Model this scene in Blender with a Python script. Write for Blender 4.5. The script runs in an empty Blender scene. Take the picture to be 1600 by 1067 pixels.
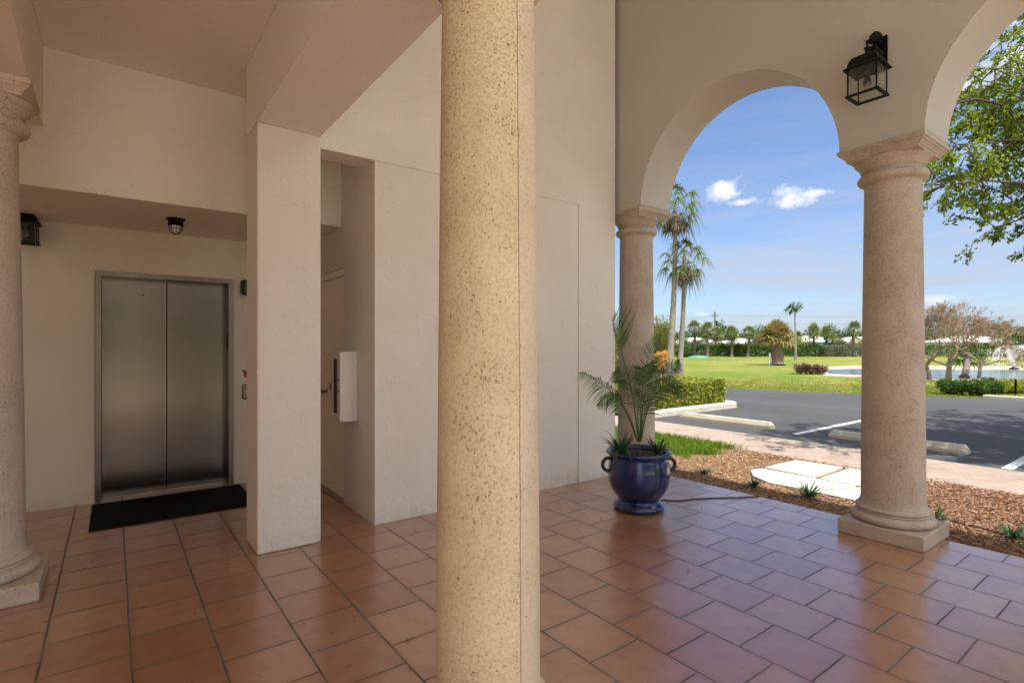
import bpy, bmesh, math, random
import numpy as np
from mathutils import Vector, Matrix
random.seed(7); rng = np.random.default_rng(7)
S = bpy.context.scene
COL = S.collection
pi = math.pi
# ---------------------------------------------------------------- camera geometry (world +Y = down the left vanishing point, +X = down the right one)
F = 836.0; H = 1.45; HOR = 540.0
CX, CY = .8011, .5982
def P(px, py, d):
    xc = (px-800)/F*d
    return Vector((CX*xc+CY*d, -CY*xc+CX*d, H+(HOR-py)/F*d))
def G(px, py, z=-.15):
    return P(px, py, F*(H-z)/(py-HOR))
cam = bpy.data.cameras.new('camera'); co = bpy.data.objects.new('camera', cam); COL.objects.link(co)
co.location = (0,0,H); co.rotation_euler = (pi/2, 0, -math.atan2(CY, CX))
cam.lens = 36*F/1600; cam.sensor_width = 36; cam.shift_y = 6.5/1600; cam.clip_end = 3000; cam.clip_start = .05
S.camera = co
# ---------------------------------------------------------------- materials
def lk(nt, a, b): nt.links.new(a, b)
class NT:
    def __init__(s, name):
        s.m = bpy.data.materials.new(name); s.m.use_nodes = True; s.nt = s.m.node_tree
        s.b = s.nt.nodes['Principled BSDF']; s.out = s.nt.nodes['Material Output']
        s.tc = s.nt.nodes.new('ShaderNodeTexCoord')
    def n(s, t, **k):
        o = s.nt.nodes.new(t)
        for a, v in k.items():
            if a in ('operation','data_type','blend_type','feature','distance','noise_dimensions','wave_type','bands_direction','use_clamp','clamp'): setattr(o, a, v)
        return o
    def val(s, inp, v):
        if hasattr(v, 'is_output') or isinstance(v, bpy.types.NodeSocket): lk(s.nt, v, inp)
        else: inp.default_value = v
    def math(s, op, a, b=0, clamp=False):
        o = s.n('ShaderNodeMath', operation=op); o.use_clamp = clamp; s.val(o.inputs[0], a); s.val(o.inputs[1], b); return o.outputs[0]
    def mapping(s, scale=(1,1,1), loc=(0,0,0), rot=(0,0,0), src=None):
        o = s.n('ShaderNodeMapping'); o.inputs['Scale'].default_value = scale; o.inputs['Location'].default_value = loc; o.inputs['Rotation'].default_value = rot
        lk(s.nt, src or s.tc.outputs['Object'], o.inputs['Vector']); return o.outputs[0]
    def noise(s, scale, det=4, rough=.55, vec=None, dist=0):
        o = s.n('ShaderNodeTexNoise'); o.inputs['Scale'].default_value = scale; o.inputs['Detail'].default_value = det
        o.inputs['Roughness'].default_value = rough; o.inputs['Distortion'].default_value = dist
        lk(s.nt, vec or s.tc.outputs['Object'], o.inputs['Vector']); return o.outputs['Fac']
    def vor(s, scale, vec=None, rnd=1):
        o = s.n('ShaderNodeTexVoronoi'); o.inputs['Scale'].default_value = scale; o.inputs['Randomness'].default_value = rnd
        lk(s.nt, vec or s.tc.outputs['Object'], o.inputs['Vector']); return o.outputs['Distance'], o.outputs['Color']
    def ramp(s, fac, stops):
        o = s.n('ShaderNodeValToRGB'); e = o.color_ramp.elements
        while len(e) < len(stops): e.new(.5)
        for i, (p, c) in enumerate(stops):
            e[i].position = p; e[i].color = (*c, 1) if isinstance(c, (tuple, list)) else (c, c, c, 1)
        lk(s.nt, fac, o.inputs[0]); return o.outputs[0]
    def mix(s, fac, a, b, mode='MIX'):
        o = s.n('ShaderNodeMix', data_type='RGBA', blend_type=mode)
        s.val(o.inputs[0], fac)
        for i, v in ((6, a), (7, b)):
            if isinstance(v, tuple): v = (*v, 1)
            s.val(o.inputs[i], v)
        return o.outputs[2]
    def color(s, v): s.val(s.b.inputs['Base Color'], (*v, 1) if isinstance(v, tuple) else v)
    def rough(s, v): s.val(s.b.inputs['Roughness'], v)
    def bump(s, h, strength=.3, dist=.01, prev=None):
        o = s.n('ShaderNodeBump'); o.inputs['Strength'].default_value = strength; o.inputs['Distance'].default_value = dist
        lk(s.nt, h, o.inputs['Height'])
        if prev: lk(s.nt, prev, o.inputs['Normal'])
        lk(s.nt, o.outputs[0], s.b.inputs['Normal']); return o.outputs[0]
M = {}
def simple(name, c, r=.6, metal=0, var=.12, scale=8, bump=.0, bscale=60, spec=.5):
    t = NT(name); f = t.noise(scale, 5)
    t.color(t.mix(t.ramp(f, [(.3, 0.), (.7, 1.)]), tuple(x*(1-var) for x in c), tuple(min(1, x*(1+var)) for x in c)))
    t.rough(r); t.b.inputs['Metallic'].default_value = metal; t.b.inputs['Specular IOR Level'].default_value = spec
    if bump: t.bump(t.noise(bscale, 4), bump, .01)
    M[name] = t.m; return t.m
def stucco(name, c, c2, k=1.0):
    t = NT(name)
    big = t.noise(1.1, 5, .6); mid = t.noise(6, 4, .5, dist=.6)
    base = t.mix(t.ramp(big, [(.3, 0.), (.7, 1.)]), c, c2)
    geo = t.n('ShaderNodeNewGeometry'); sep = t.n('ShaderNodeSeparateXYZ'); lk(t.nt, geo.outputs['Position'], sep.inputs[0])
    # splash dirt in the lowest hand's breadth of the walls
    d = t.math('MULTIPLY', t.ramp(sep.outputs['Z'], [(0., 1.), (.16, 0.)]), t.ramp(t.noise(14, 5, .7), [(.42, 0.), (.62, 1.)]))
    base = t.mix(t.math('MULTIPLY', d, .35), base, (.36, .31, .24))
    sc = t.ramp(t.noise(3.5, 6, .7, dist=1.2), [(.62, 0.), (.7, 1.)])
    base = t.mix(t.math('MULTIPLY', sc, .09), base, (.45, .40, .33))
    wv = t.n('ShaderNodeTexNoise'); wv.inputs['Scale'].default_value = 3.; wv.inputs['Detail'].default_value = 5; lk(t.nt, t.tc.outputs['Object'], wv.inputs['Vector'])
    ws = t.n('ShaderNodeVectorMath'); ws.operation = 'SCALE'; lk(t.nt, wv.outputs['Color'], ws.inputs[0]); ws.inputs['Scale'].default_value = .5
    wa = t.n('ShaderNodeVectorMath'); wa.operation = 'ADD'; lk(t.nt, t.tc.outputs['Object'], wa.inputs[0]); lk(t.nt, ws.outputs[0], wa.inputs[1])
    vo = t.n('ShaderNodeTexVoronoi', feature='DISTANCE_TO_EDGE'); vo.inputs['Scale'].default_value = .8; lk(t.nt, wa.outputs[0], vo.inputs['Vector'])
    ck = t.math('MULTIPLY', t.math('LESS_THAN', vo.outputs['Distance'], .0016), t.ramp(t.noise(1.7, 3), [(.52, 0.), (.58, 1.)]))
    base = t.mix(t.math('MULTIPLY', ck, .13*k), base, (.30, .25, .19))
    t.color(base); t.rough(.85); t.b.inputs['Specular IOR Level'].default_value = .25
    warp = t.noise(2.2, 3, .5, dist=1.5)
    tro = t.ramp(t.noise(5, 4, .6, vec=t.mapping((1, 1, .8), rot=(.5, .6, .4)), dist=1.6), [(.35, 0.), (.5, .75), (.56, .4), (.7, 1.)])
    n1 = t.bump(t.noise(52, 6, .68), .8*k, .010)
    n2 = t.bump(tro, .26*k, .014, n1)
    t.bump(t.math('ADD', warp, mid), .3*k, .015, n2)
    M[name] = t.m
stucco('stucco_cream', (.84, .805, .69), (.78, .74, .62))
stucco('stucco_wall', (.84, .81, .755), (.77, .735, .68))
stucco('stucco_beam', (.90, .88, .81), (.86, .84, .77))
stucco('stucco_arcade_shaded', (.53, .505, .455), (.50, .475, .425), .4)  # arcade stucco darkened to stand in for shade on its inner face
stucco('stucco_ceiling', (.89, .86, .77), (.84, .81, .72))
def stone(name, c, c2, seam=False, pk=.68, fk=.30):
    t = NT(name)
    base = t.mix(t.ramp(t.noise(2.5, 6, .65), [(.35, 0.), (.65, 1.)]), c, c2)
    base = t.mix(t.math('MULTIPLY', t.ramp(t.noise(90, 3, .7), [(.35, 1.), (.55, 0.)]), fk), base, tuple(x*.55 for x in c2))
    wob = t.n('ShaderNodeTexNoise'); wob.inputs['Scale'].default_value = 40; lk(t.nt, t.tc.outputs['Object'], wob.inputs['Vector'])
    v = t.n('ShaderNodeVectorMath'); v.operation = 'SCALE'; lk(t.nt, wob.outputs['Color'], v.inputs[0]); v.inputs['Scale'].default_value = .02
    a = t.n('ShaderNodeVectorMath'); a.operation = 'ADD'; lk(t.nt, t.tc.outputs['Object'], a.inputs[0]); lk(t.nt, v.outputs[0], a.inputs[1])
    mp = t.mapping((1, 1, .6), src=a.outputs[0])
    pits = None
    for sc, th, lo in ((95, .40, .30), (180, .46, .25), (50, .26, .50)):
        d, c_ = t.vor(sc, mp)
        sep = t.n('ShaderNodeSeparateColor'); lk(t.nt, c_, sep.inputs[0])
        thr = t.math('MULTIPLY', t.math('SUBTRACT', sep.outputs[0], lo, True), th/(1-lo))
        den = t.ramp(t.noise(5, 5, .65), [(.36, .35), (.64, 1.)])
        thr = t.math('MULTIPLY', thr, den)
        p = t.math('MULTIPLY', t.math('SUBTRACT', thr, d), 14, True)
        pits = p if pits is None else t.math('MAXIMUM', pits, p)
    base = t.mix(t.math('MULTIPLY', pits, pk), base, (.17, .105, .055))
    h = t.math('MULTIPLY', pits, -1)
    # soft irregular weather streaks
    st = t.ramp(t.noise(3, 5, .7, vec=t.mapping((1, 1, .35)), dist=1.0), [(.52, 0.), (.66, 1.)])
    base = t.mix(t.math('MULTIPLY', st, .28), base, (c2[0]*.72, c2[1]*.66, c2[2]*.55))
    if seam:
        sp = t.n('ShaderNodeSeparateXYZ'); lk(t.nt, t.tc.outputs['Object'], sp.inputs[0])
        wv = t.math('ADD', sp.outputs['X'], t.math('MULTIPLY', t.math('SUBTRACT', t.noise(14, 4, .7), .5), .011))
        near_ = t.math('LESS_THAN', sp.outputs['Y'], -.05)
        grv = t.math('MULTIPLY', t.math('SUBTRACT', 1.0, t.math('MULTIPLY', t.math('ABSOLUTE', t.math('SUBTRACT', wv, .004)), 420.), True), near_)
        half = t.math('MULTIPLY', t.math('GREATER_THAN', wv, .004), .45)
        base = t.mix(half, base, (.60, .52, .43)); base = t.mix(t.math('MULTIPLY', grv, .45), base, (.30, .20, .11))
        h = t.math('SUBTRACT', h, grv)
    t.color(base); t.rough(.8); t.b.inputs['Specular IOR Level'].default_value = .3
    n1 = t.bump(t.noise(120, 4, .6), .3, .003)
    t.bump(h, .8, .006, n1)
    M[name] = t.m
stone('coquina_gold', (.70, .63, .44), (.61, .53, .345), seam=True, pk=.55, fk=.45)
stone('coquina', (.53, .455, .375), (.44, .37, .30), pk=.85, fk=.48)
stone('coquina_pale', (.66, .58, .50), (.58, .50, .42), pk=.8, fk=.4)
def tiles():
    t = NT('terracotta_tile')
    mp = t.n('ShaderNodeSeparateXYZ'); lk(t.nt, t.tc.outputs['Object'], mp.inputs[0])
    cb = t.n('ShaderNodeCombineXYZ')
    lk(t.nt, t.math('ADD', mp.outputs['Y'], -1.753+.336*100), cb.inputs[0]); lk(t.nt, t.math('ADD', mp.outputs['X'], -.073+.336*100), cb.inputs[1])
    wn = t.n('ShaderNodeTexNoise'); wn.inputs['Scale'].default_value = 9; lk(t.nt, t.tc.outputs['Object'], wn.inputs['Vector'])
    vs = t.n('ShaderNodeVectorMath'); vs.operation = 'SCALE'; lk(t.nt, wn.outputs['Color'], vs.inputs[0]); vs.inputs['Scale'].default_value = .006
    va = t.n('ShaderNodeVectorMath'); va.operation = 'ADD'; lk(t.nt, cb.outputs[0], va.inputs[0]); lk(t.nt, vs.outputs[0], va.inputs[1])
    def brick(ms, sm, c1, c2, cm):
        b = t.n('ShaderNodeTexBrick'); b.offset = .5; b.offset_frequency = 2; b.squash = 1
        b.inputs['Scale'].default_value = 1; b.inputs['Brick Width'].default_value = .336; b.inputs['Row Height'].default_value = .336
        b.inputs['Mortar Size'].default_value = ms; b.inputs['Mortar Smooth'].default_value = sm; b.inputs['Bias'].default_value = 0
        b.inputs['Color1'].default_value = c1; b.inputs['Color2'].default_value = c2; b.inputs['Mortar'].default_value = cm
        lk(t.nt, va.outputs[0], b.inputs['Vector']); return b
    b = brick(.0045, .2, (0,0,0,1), (1,1,1,1), (.5,.5,.5,1))
    rnd = b.outputs['Color']; mort = b.outputs['Fac']
    tone = t.ramp(rnd, [(0., (0.267, 0.099, 0.043)), (.25, (0.386, 0.186, 0.090)), (.5, (0.322, 0.130, 0.058)), (.75, (0.423, 0.213, 0.108)), (1., (0.350, 0.158, 0.083))])
    # blotches inside the tile (fired clay), darker/redder margins, pale worn middle
    bl = t.noise(5.5, 5, .6, vec=None, dist=.5)
    tone = t.mix(t.math('MULTIPLY', t.ramp(bl, [(.35, 0.), (.68, 1.)]), .55), tone, (0.423, 0.229, 0.126))
    tone = t.mix(t.math('MULTIPLY', t.ramp(t.noise(9, 4, .6), [(.5, 0.), (.68, 1.)]), .45), tone, (0.276, 0.083, 0.035))
    e = brick(.05, 1., (0,0,0,1), (0,0,0,1), (1,1,1,1)).outputs['Fac']
    tone = t.mix(t.math('MULTIPLY', e, .40), tone, (0.276, 0.099, 0.045))
    tone = t.mix(t.math('MULTIPLY', t.ramp(t.noise(160, 3, .7), [(.55, 0.), (.7, 1.)]), .25), tone, (0.276, 0.111, 0.058))
    gr = t.mix(t.ramp(t.noise(4, 4), [(.35, 0.), (.65, 1.)]), (.075, .06, .048), (.20, .165, .135))
    t.color(t.mix(mort, tone, gr))
    r = t.math('ADD', t.math('MULTIPLY', t.noise(12, 5, .6), .22), .20)
    t.rough(t.math('ADD', t.math('MULTIPLY', mort, .5), r, True))
    t.b.inputs['Specular IOR Level'].default_value = .5
    t.val(t.b.inputs['Coat Weight'], t.math('SUBTRACT', 1, mort, True)); t.b.inputs['Coat IOR'].default_value = 1.9; t.b.inputs['Coat Roughness'].default_value = .21
    n1 = t.bump(t.noise(55, 4, .6), .10, .004)
    n2 = t.bump(t.noise(7, 3, .5), .12, .01, n1)
    b2 = brick(.0065, .6, (0,0,0,1), (0,0,0,1), (1,1,1,1))
    t.bump(t.math('MULTIPLY', b2.outputs['Fac'], -1), .75, .006, n2)
    M['terracotta_tile'] = t.m
tiles()
def ground_mats():
    t = NT('asphalt')
    c = t.mix(t.ramp(t.noise(0.410, 4.100, 0.492), [(.35, 0.), (.65, 1.)]), (0.036, 0.035, 0.037), (0.046, 0.045, 0.046))
    c = t.mix(t.ramp(t.noise(160, 2, .8), [(.45, 0.), (.75, .5)]), c, (.15, .15, .15))
    c = t.mix(t.math('MULTIPLY', t.ramp(t.noise(1.3, 6, .7, dist=1.5), [(.56, 0.), (.70, 1.)]), .35), c, (.028, .027, .028))
    c = t.mix(t.math('MULTIPLY', t.ramp(t.noise(.35, 5, .6, vec=t.mapping((1, .25, 1))), [(.5, 0.), (.65, 1.)]), .3), c, (.095, .09, .086))
    t.color(c); t.rough(.82); t.bump(t.noise(140, 3, .7), .5, .006); M['asphalt'] = t.m
    t = NT('lawn')
    a = t.noise(.10, 4, .6); b = t.noise(.22, 5, .65); f = t.noise(14, 5, .7)
    c = t.mix(t.ramp(a, [(.40, 0.), (.60, 1.)]), (0.115, 0.182, 0.024), (0.215, 0.215, 0.046))
    c = t.mix(t.math('MULTIPLY', t.ramp(b, [(.48, 0.), (.62, 1.)]), .75), c, (0.328, 0.262, 0.090))
    c = t.mix(t.ramp(f, [(.35, .6), (.6, 0.)]), c, (0.082, 0.115, 0.015))
    t.color(c); t.rough(.9); t.b.inputs['Specular IOR Level'].default_value = .15; t.bump(f, .6, .05); M['lawn'] = t.m
    t = NT('mulch_soil')
    d, col = t.vor(38, t.mapping((1, 2.1, 1), rot=(0, 0, .6)))
    sep = t.n('ShaderNodeSeparateColor'); lk(t.nt, col, sep.inputs[0])
    c = t.ramp(sep.outputs[0], [(0., (0.139, 0.061, 0.029)), (.5, (0.271, 0.139, 0.070)), (.85, (0.369, 0.221, 0.115)), (1., (0.451, 0.312, 0.180))])
    c = t.mix(t.ramp(d, [(.4, 0.), (.8, .8)]), c, (.08, .04, .02))
    t.color(c); t.rough(.9); t.bump(t.math('MULTIPLY', d, -1), .9, .02); M['mulch_soil'] = t.m
    t = NT('paver')
    b = t.n('ShaderNodeTexBrick'); b.offset = .5
    for k, v in (('Scale', 1), ('Brick Width', .30), ('Row Height', .15), ('Mortar Size', .004), ('Mortar Smooth', .3)): b.inputs[k].default_value = v
    b.inputs['Color1'].default_value = (0,0,0,1); b.inputs['Color2'].default_value = (1,1,1,1); b.inputs['Mortar'].default_value = (.5,.5,.5,1)
    lk(t.nt, t.mapping((1, 1, 1), rot=(0, 0, pi/4)), b.inputs['Vector'])
    c = t.ramp(b.outputs['Color'], [(0., (0.246, 0.180, 0.139)), (.5, (0.295, 0.221, 0.172)), (1., (0.344, 0.262, 0.213))])
    c = t.mix(t.ramp(t.noise(7.380, 4.100, 0.574), [(.4, 0.), (.65, .6)]), c, (0.361, 0.295, 0.246))
    c = t.mix(b.outputs['Fac'], c, (.25, .18, .14)); t.color(c); t.rough(.85)
    t.bump(t.math('MULTIPLY', b.outputs['Fac'], -1), .6, .006); M['paver'] = t.m
    t = NT('water')
    t.color((.10, .14, .15)); t.rough(.12); t.b.inputs['Specular IOR Level'].default_value = .6
    t.bump(t.noise(3, 4, .6, vec=t.mapping((1, 1, 1))), .35, .06); M['water'] = t.m
ground_mats()
simple('sand', (0.410, 0.344, 0.262), .95, var=.15, scale=2, bump=.4, bscale=20)
simple('concrete', (0.476, 0.443, 0.385), .85, var=.12, scale=5, bump=.35, bscale=70)
simple('concrete_stop', (0.492, 0.435, 0.328), .85, var=.14, scale=6, bump=.4, bscale=60)
simple('bounce_concrete', (.80, .76, .68), .85, var=.08, scale=2, bump=.3, bscale=60)
simple('stepping_slab', (0.508, 0.492, 0.443), .8, var=.06, scale=4, bump=.35, bscale=60)
simple('road_paint', (0.541, 0.541, 0.525), .7, var=.08, scale=14, bump=.3, bscale=90)
simple('black_metal', (.003, .003, .003), .55, metal=0, var=.1, scale=20, spec=.18)
simple('black_rubber', (.012, .011, .010), .95, var=.3, scale=60, bump=.6, bscale=220, spec=.15)
simple('black_plastic', (.015, .015, .017), .35)
simple('white_enamel', (.82, .79, .74), .35, var=.03, scale=4)
simple('door_paint', (.88, .86, .78), .5, var=.04, scale=3, bump=.08, bscale=40)
simple('threshold_metal', (.40, .36, .30), .45, metal=.7, bump=.3)
simple('bulb_glass', (.80, .78, .72), .15)
simple('soil', (.06, .04, .025), .95, bump=.8, bscale=40)
simple('palm_trunk_grey', (.22, .195, .17), .9, var=.3, scale=5, bump=.8, bscale=9)
simple('sabal_trunk', (.15, .115, .09), .95, var=.35, scale=6, bump=.9, bscale=14)
simple('bark', (.11, .085, .065), .95, var=.3, scale=9, bump=.9, bscale=22)
simple('bark_grey', (.20, .17, .145), .95, var=.3, scale=5, bump=.8, bscale=14)
simple('twig_brown', (.30, .215, .155), .95, var=.25, scale=3)
simple('white_roof', (0.656, 0.656, 0.648), .7, var=.05, scale=1)
simple('teal_wall', (.20, .42, .43), .8, var=.06, scale=1)
simple('pale_wall', (.62, .60, .54), .8, var=.06, scale=1)
simple('window_dark', (.025, .025, .022), .4, spec=.2)
simple('pole_wood', (.14, .12, .10), .9, var=.2)
simple('white_paint', (.80, .80, .78), .6, var=.05)
simple('teal_plastic', (.09, .25, .20), .5)
simple('sign_red', (.55, .05, .03), .5)
simple('sign_white', (.80, .78, .72), .45, var=.03)
simple('dry_leaf', (.26, .11, .05), .8, var=.3, scale=40)
simple('cable_black', (.02, .02, .02), .5)
def steel():
    t = NT('brushed_steel')
    br = t.noise(1, 6, .7, vec=t.mapping((260, 260, 3)))
    sm = t.noise(1.6, 5, .6, vec=t.mapping((1, 1, 2.4)))
    t.color(t.mix(t.ramp(sm, [(.3, 0.), (.7, 1.)]), (.20, .165, .13), (.23, .19, .155)))
    t.b.inputs['Metallic'].default_value = 1
    t.rough(t.math('ADD', t.math('MULTIPLY', sm, .05), .24))
    t.b.inputs['Anisotropic'].default_value = .6
    n = t.bump(br, .03, .001)
    t.bump(t.noise(1.2, 1, .4, vec=t.mapping((1,1,.8))), .03, .012, n)
    M['steel'] = t.m
    t = NT('frame_steel'); t.color((.21, .175, .14)); t.b.inputs['Metallic'].default_value = 1
    t.rough(t.math('ADD', t.math('MULTIPLY', t.noise(6, 4), .2), .25)); M['frame_steel'] = t.m
    t = NT('blue_glaze')
    c = t.mix(t.ramp(t.noise(3, 6, .65, vec=t.mapping((3, 3, .5)), dist=.6), [(.35, 0.), (.7, 1.)]), (.002, .008, .045), (.004, .024, .135))
    c = t.mix(t.math('MULTIPLY', t.ramp(t.noise(14, 4, .6, vec=t.mapping((3, 3, .4))), [(.55, 0.), (.72, 1.)]), .4), c, (.012, .05, .22))
    t.color(c); t.rough(.22); t.b.inputs['Specular IOR Level'].default_value = .35; t.b.inputs['Coat Weight'].default_value = .6; t.b.inputs['Coat Roughness'].default_value = .05
    t.bump(t.noise(9, 3, .5, vec=t.mapping((1, 1, 1))), .12, .012); M['blue_glaze'] = t.m
    t = NT('glaze_dark'); t.color((.018, .014, .016)); t.rough(.3); M['glaze_dark'] = t.m
    t = NT('seeded_glass'); t.color((.92, .93, .92)); t.rough(.04); t.b.inputs['Transmission Weight'].default_value = .96
    t.b.inputs['IOR'].default_value = 1.12; t.bump(t.noise(70, 3), .25, .003); M['glass'] = t.m
    t = NT('fountain_spray'); t.color((.95, .96, .97)); t.rough(.6); t.b.inputs['Alpha'].default_value = .6; M['spray'] = t.m
steel()
def leafmat(name, cols, rough=.5, trans=.35):
    t = NT(name)
    geo = t.n('ShaderNodeNewGeometry')
    n = len(cols)
    c = t.ramp(geo.outputs['Random Per Island'], [(i/(n-1), x) for i, x in enumerate(cols)])
    t.color(c); t.rough(rough); t.b.inputs['Specular IOR Level'].default_value = .3
    tr = t.n('ShaderNodeBsdfTranslucent'); lk(t.nt, t.mix(.6, c, tuple(min(1, x*1.5) for x in cols[n//2])), tr.inputs['Color'])
    mx = t.n('ShaderNodeMixShader'); mx.inputs[0].default_value = trans
    lk(t.nt, t.b.outputs[0], mx.inputs[1]); lk(t.nt, tr.outputs[0], mx.inputs[2]); lk(t.nt, mx.outputs[0], t.out.inputs['Surface'])
    M[name] = t.m
leafmat('leaf_tree', [(.06, .11, .012), (.13, .20, .018), (.22, .29, .022), (.36, .38, .03)], trans=.55)
leafmat('leaf_hedge', [(0.016, 0.033, 0.005), (0.082, 0.131, 0.012), (0.344, 0.377, 0.041), (0.508, 0.476, 0.082)])  # darkest and brightest leaf tones stand in for shaded gaps and highlights
leafmat('leaf_far_hedge', [(.03, .06, .015), (.07, .14, .025), (.12, .20, .04)])
leafmat('leaf_dry_hedge', [(.10, .11, .07), (.20, .19, .14), (.13, .15, .08)])
leafmat('leaf_shrub_bright', [(0.025, 0.066, 0.008), (0.057, 0.123, 0.013), (0.123, 0.197, 0.025)])
leafmat('leaf_palm', [(.06, .09, .02), (.11, .15, .035), (.20, .22, .07), (.15, .16, .06)], trans=.25)
leafmat('leaf_washingtonia', [(.035, .065, .012), (.07, .11, .02), (.17, .19, .05), (.10, .12, .03)], trans=.25)
leafmat('leaf_dead', [(.10, .075, .05), (.19, .145, .10), (.14, .10, .07)], rough=.9, trans=.15)
leafmat('leaf_brown', [(.25, .15, .08), (.36, .24, .12), (.18, .12, .07), (.30, .26, .10)], rough=.9, trans=.2)
leafmat('leaf_yellowbrown', [(.26,.19,.07),(.20,.21,.05),(.36,.26,.11),(.15,.18,.04)], rough=.9, trans=.2)
leafmat('leaf_redbrown', [(.19, .11, .085), (.30, .20, .16), (.14, .085, .06)], rough=.9, trans=.1)
leafmat('leaf_yellow', [(.14, .17, .03), (.26, .27, .05), (.40, .36, .09)])
leafmat('leaf_orange', [(.60, .34, .08), (.70, .46, .16), (.55, .28, .07)])
leafmat('leaf_indoor', [(.04, .085, .025), (.08, .145, .045), (.14, .21, .08)], rough=.4, trans=.25)
leafmat('leaf_liriope', [(.02, .05, .02), (.04, .09, .03), (.09, .14, .06)], rough=.4, trans=.2)
leafmat('grass_blade', [(0.098, 0.172, 0.012), (0.164, 0.271, 0.018), (0.262, 0.344, 0.037)], trans=.4)
leafmat('grass_far', [(0.131, 0.180, 0.025), (0.197, 0.230, 0.033), (0.279, 0.262, 0.066)], trans=.3)
leafmat('mulch_chips', [(0.164, 0.082, 0.041), (0.312, 0.180, 0.098), (0.443, 0.295, 0.172), (0.541, 0.410, 0.271), (0.246, 0.131, 0.074)], rough=.9, trans=0)
leafmat('red_mulch_chips', [(0.197, 0.098, 0.053), (0.312, 0.172, 0.107), (0.410, 0.262, 0.180), (0.262, 0.131, 0.078)], rough=.9, trans=0)
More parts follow.
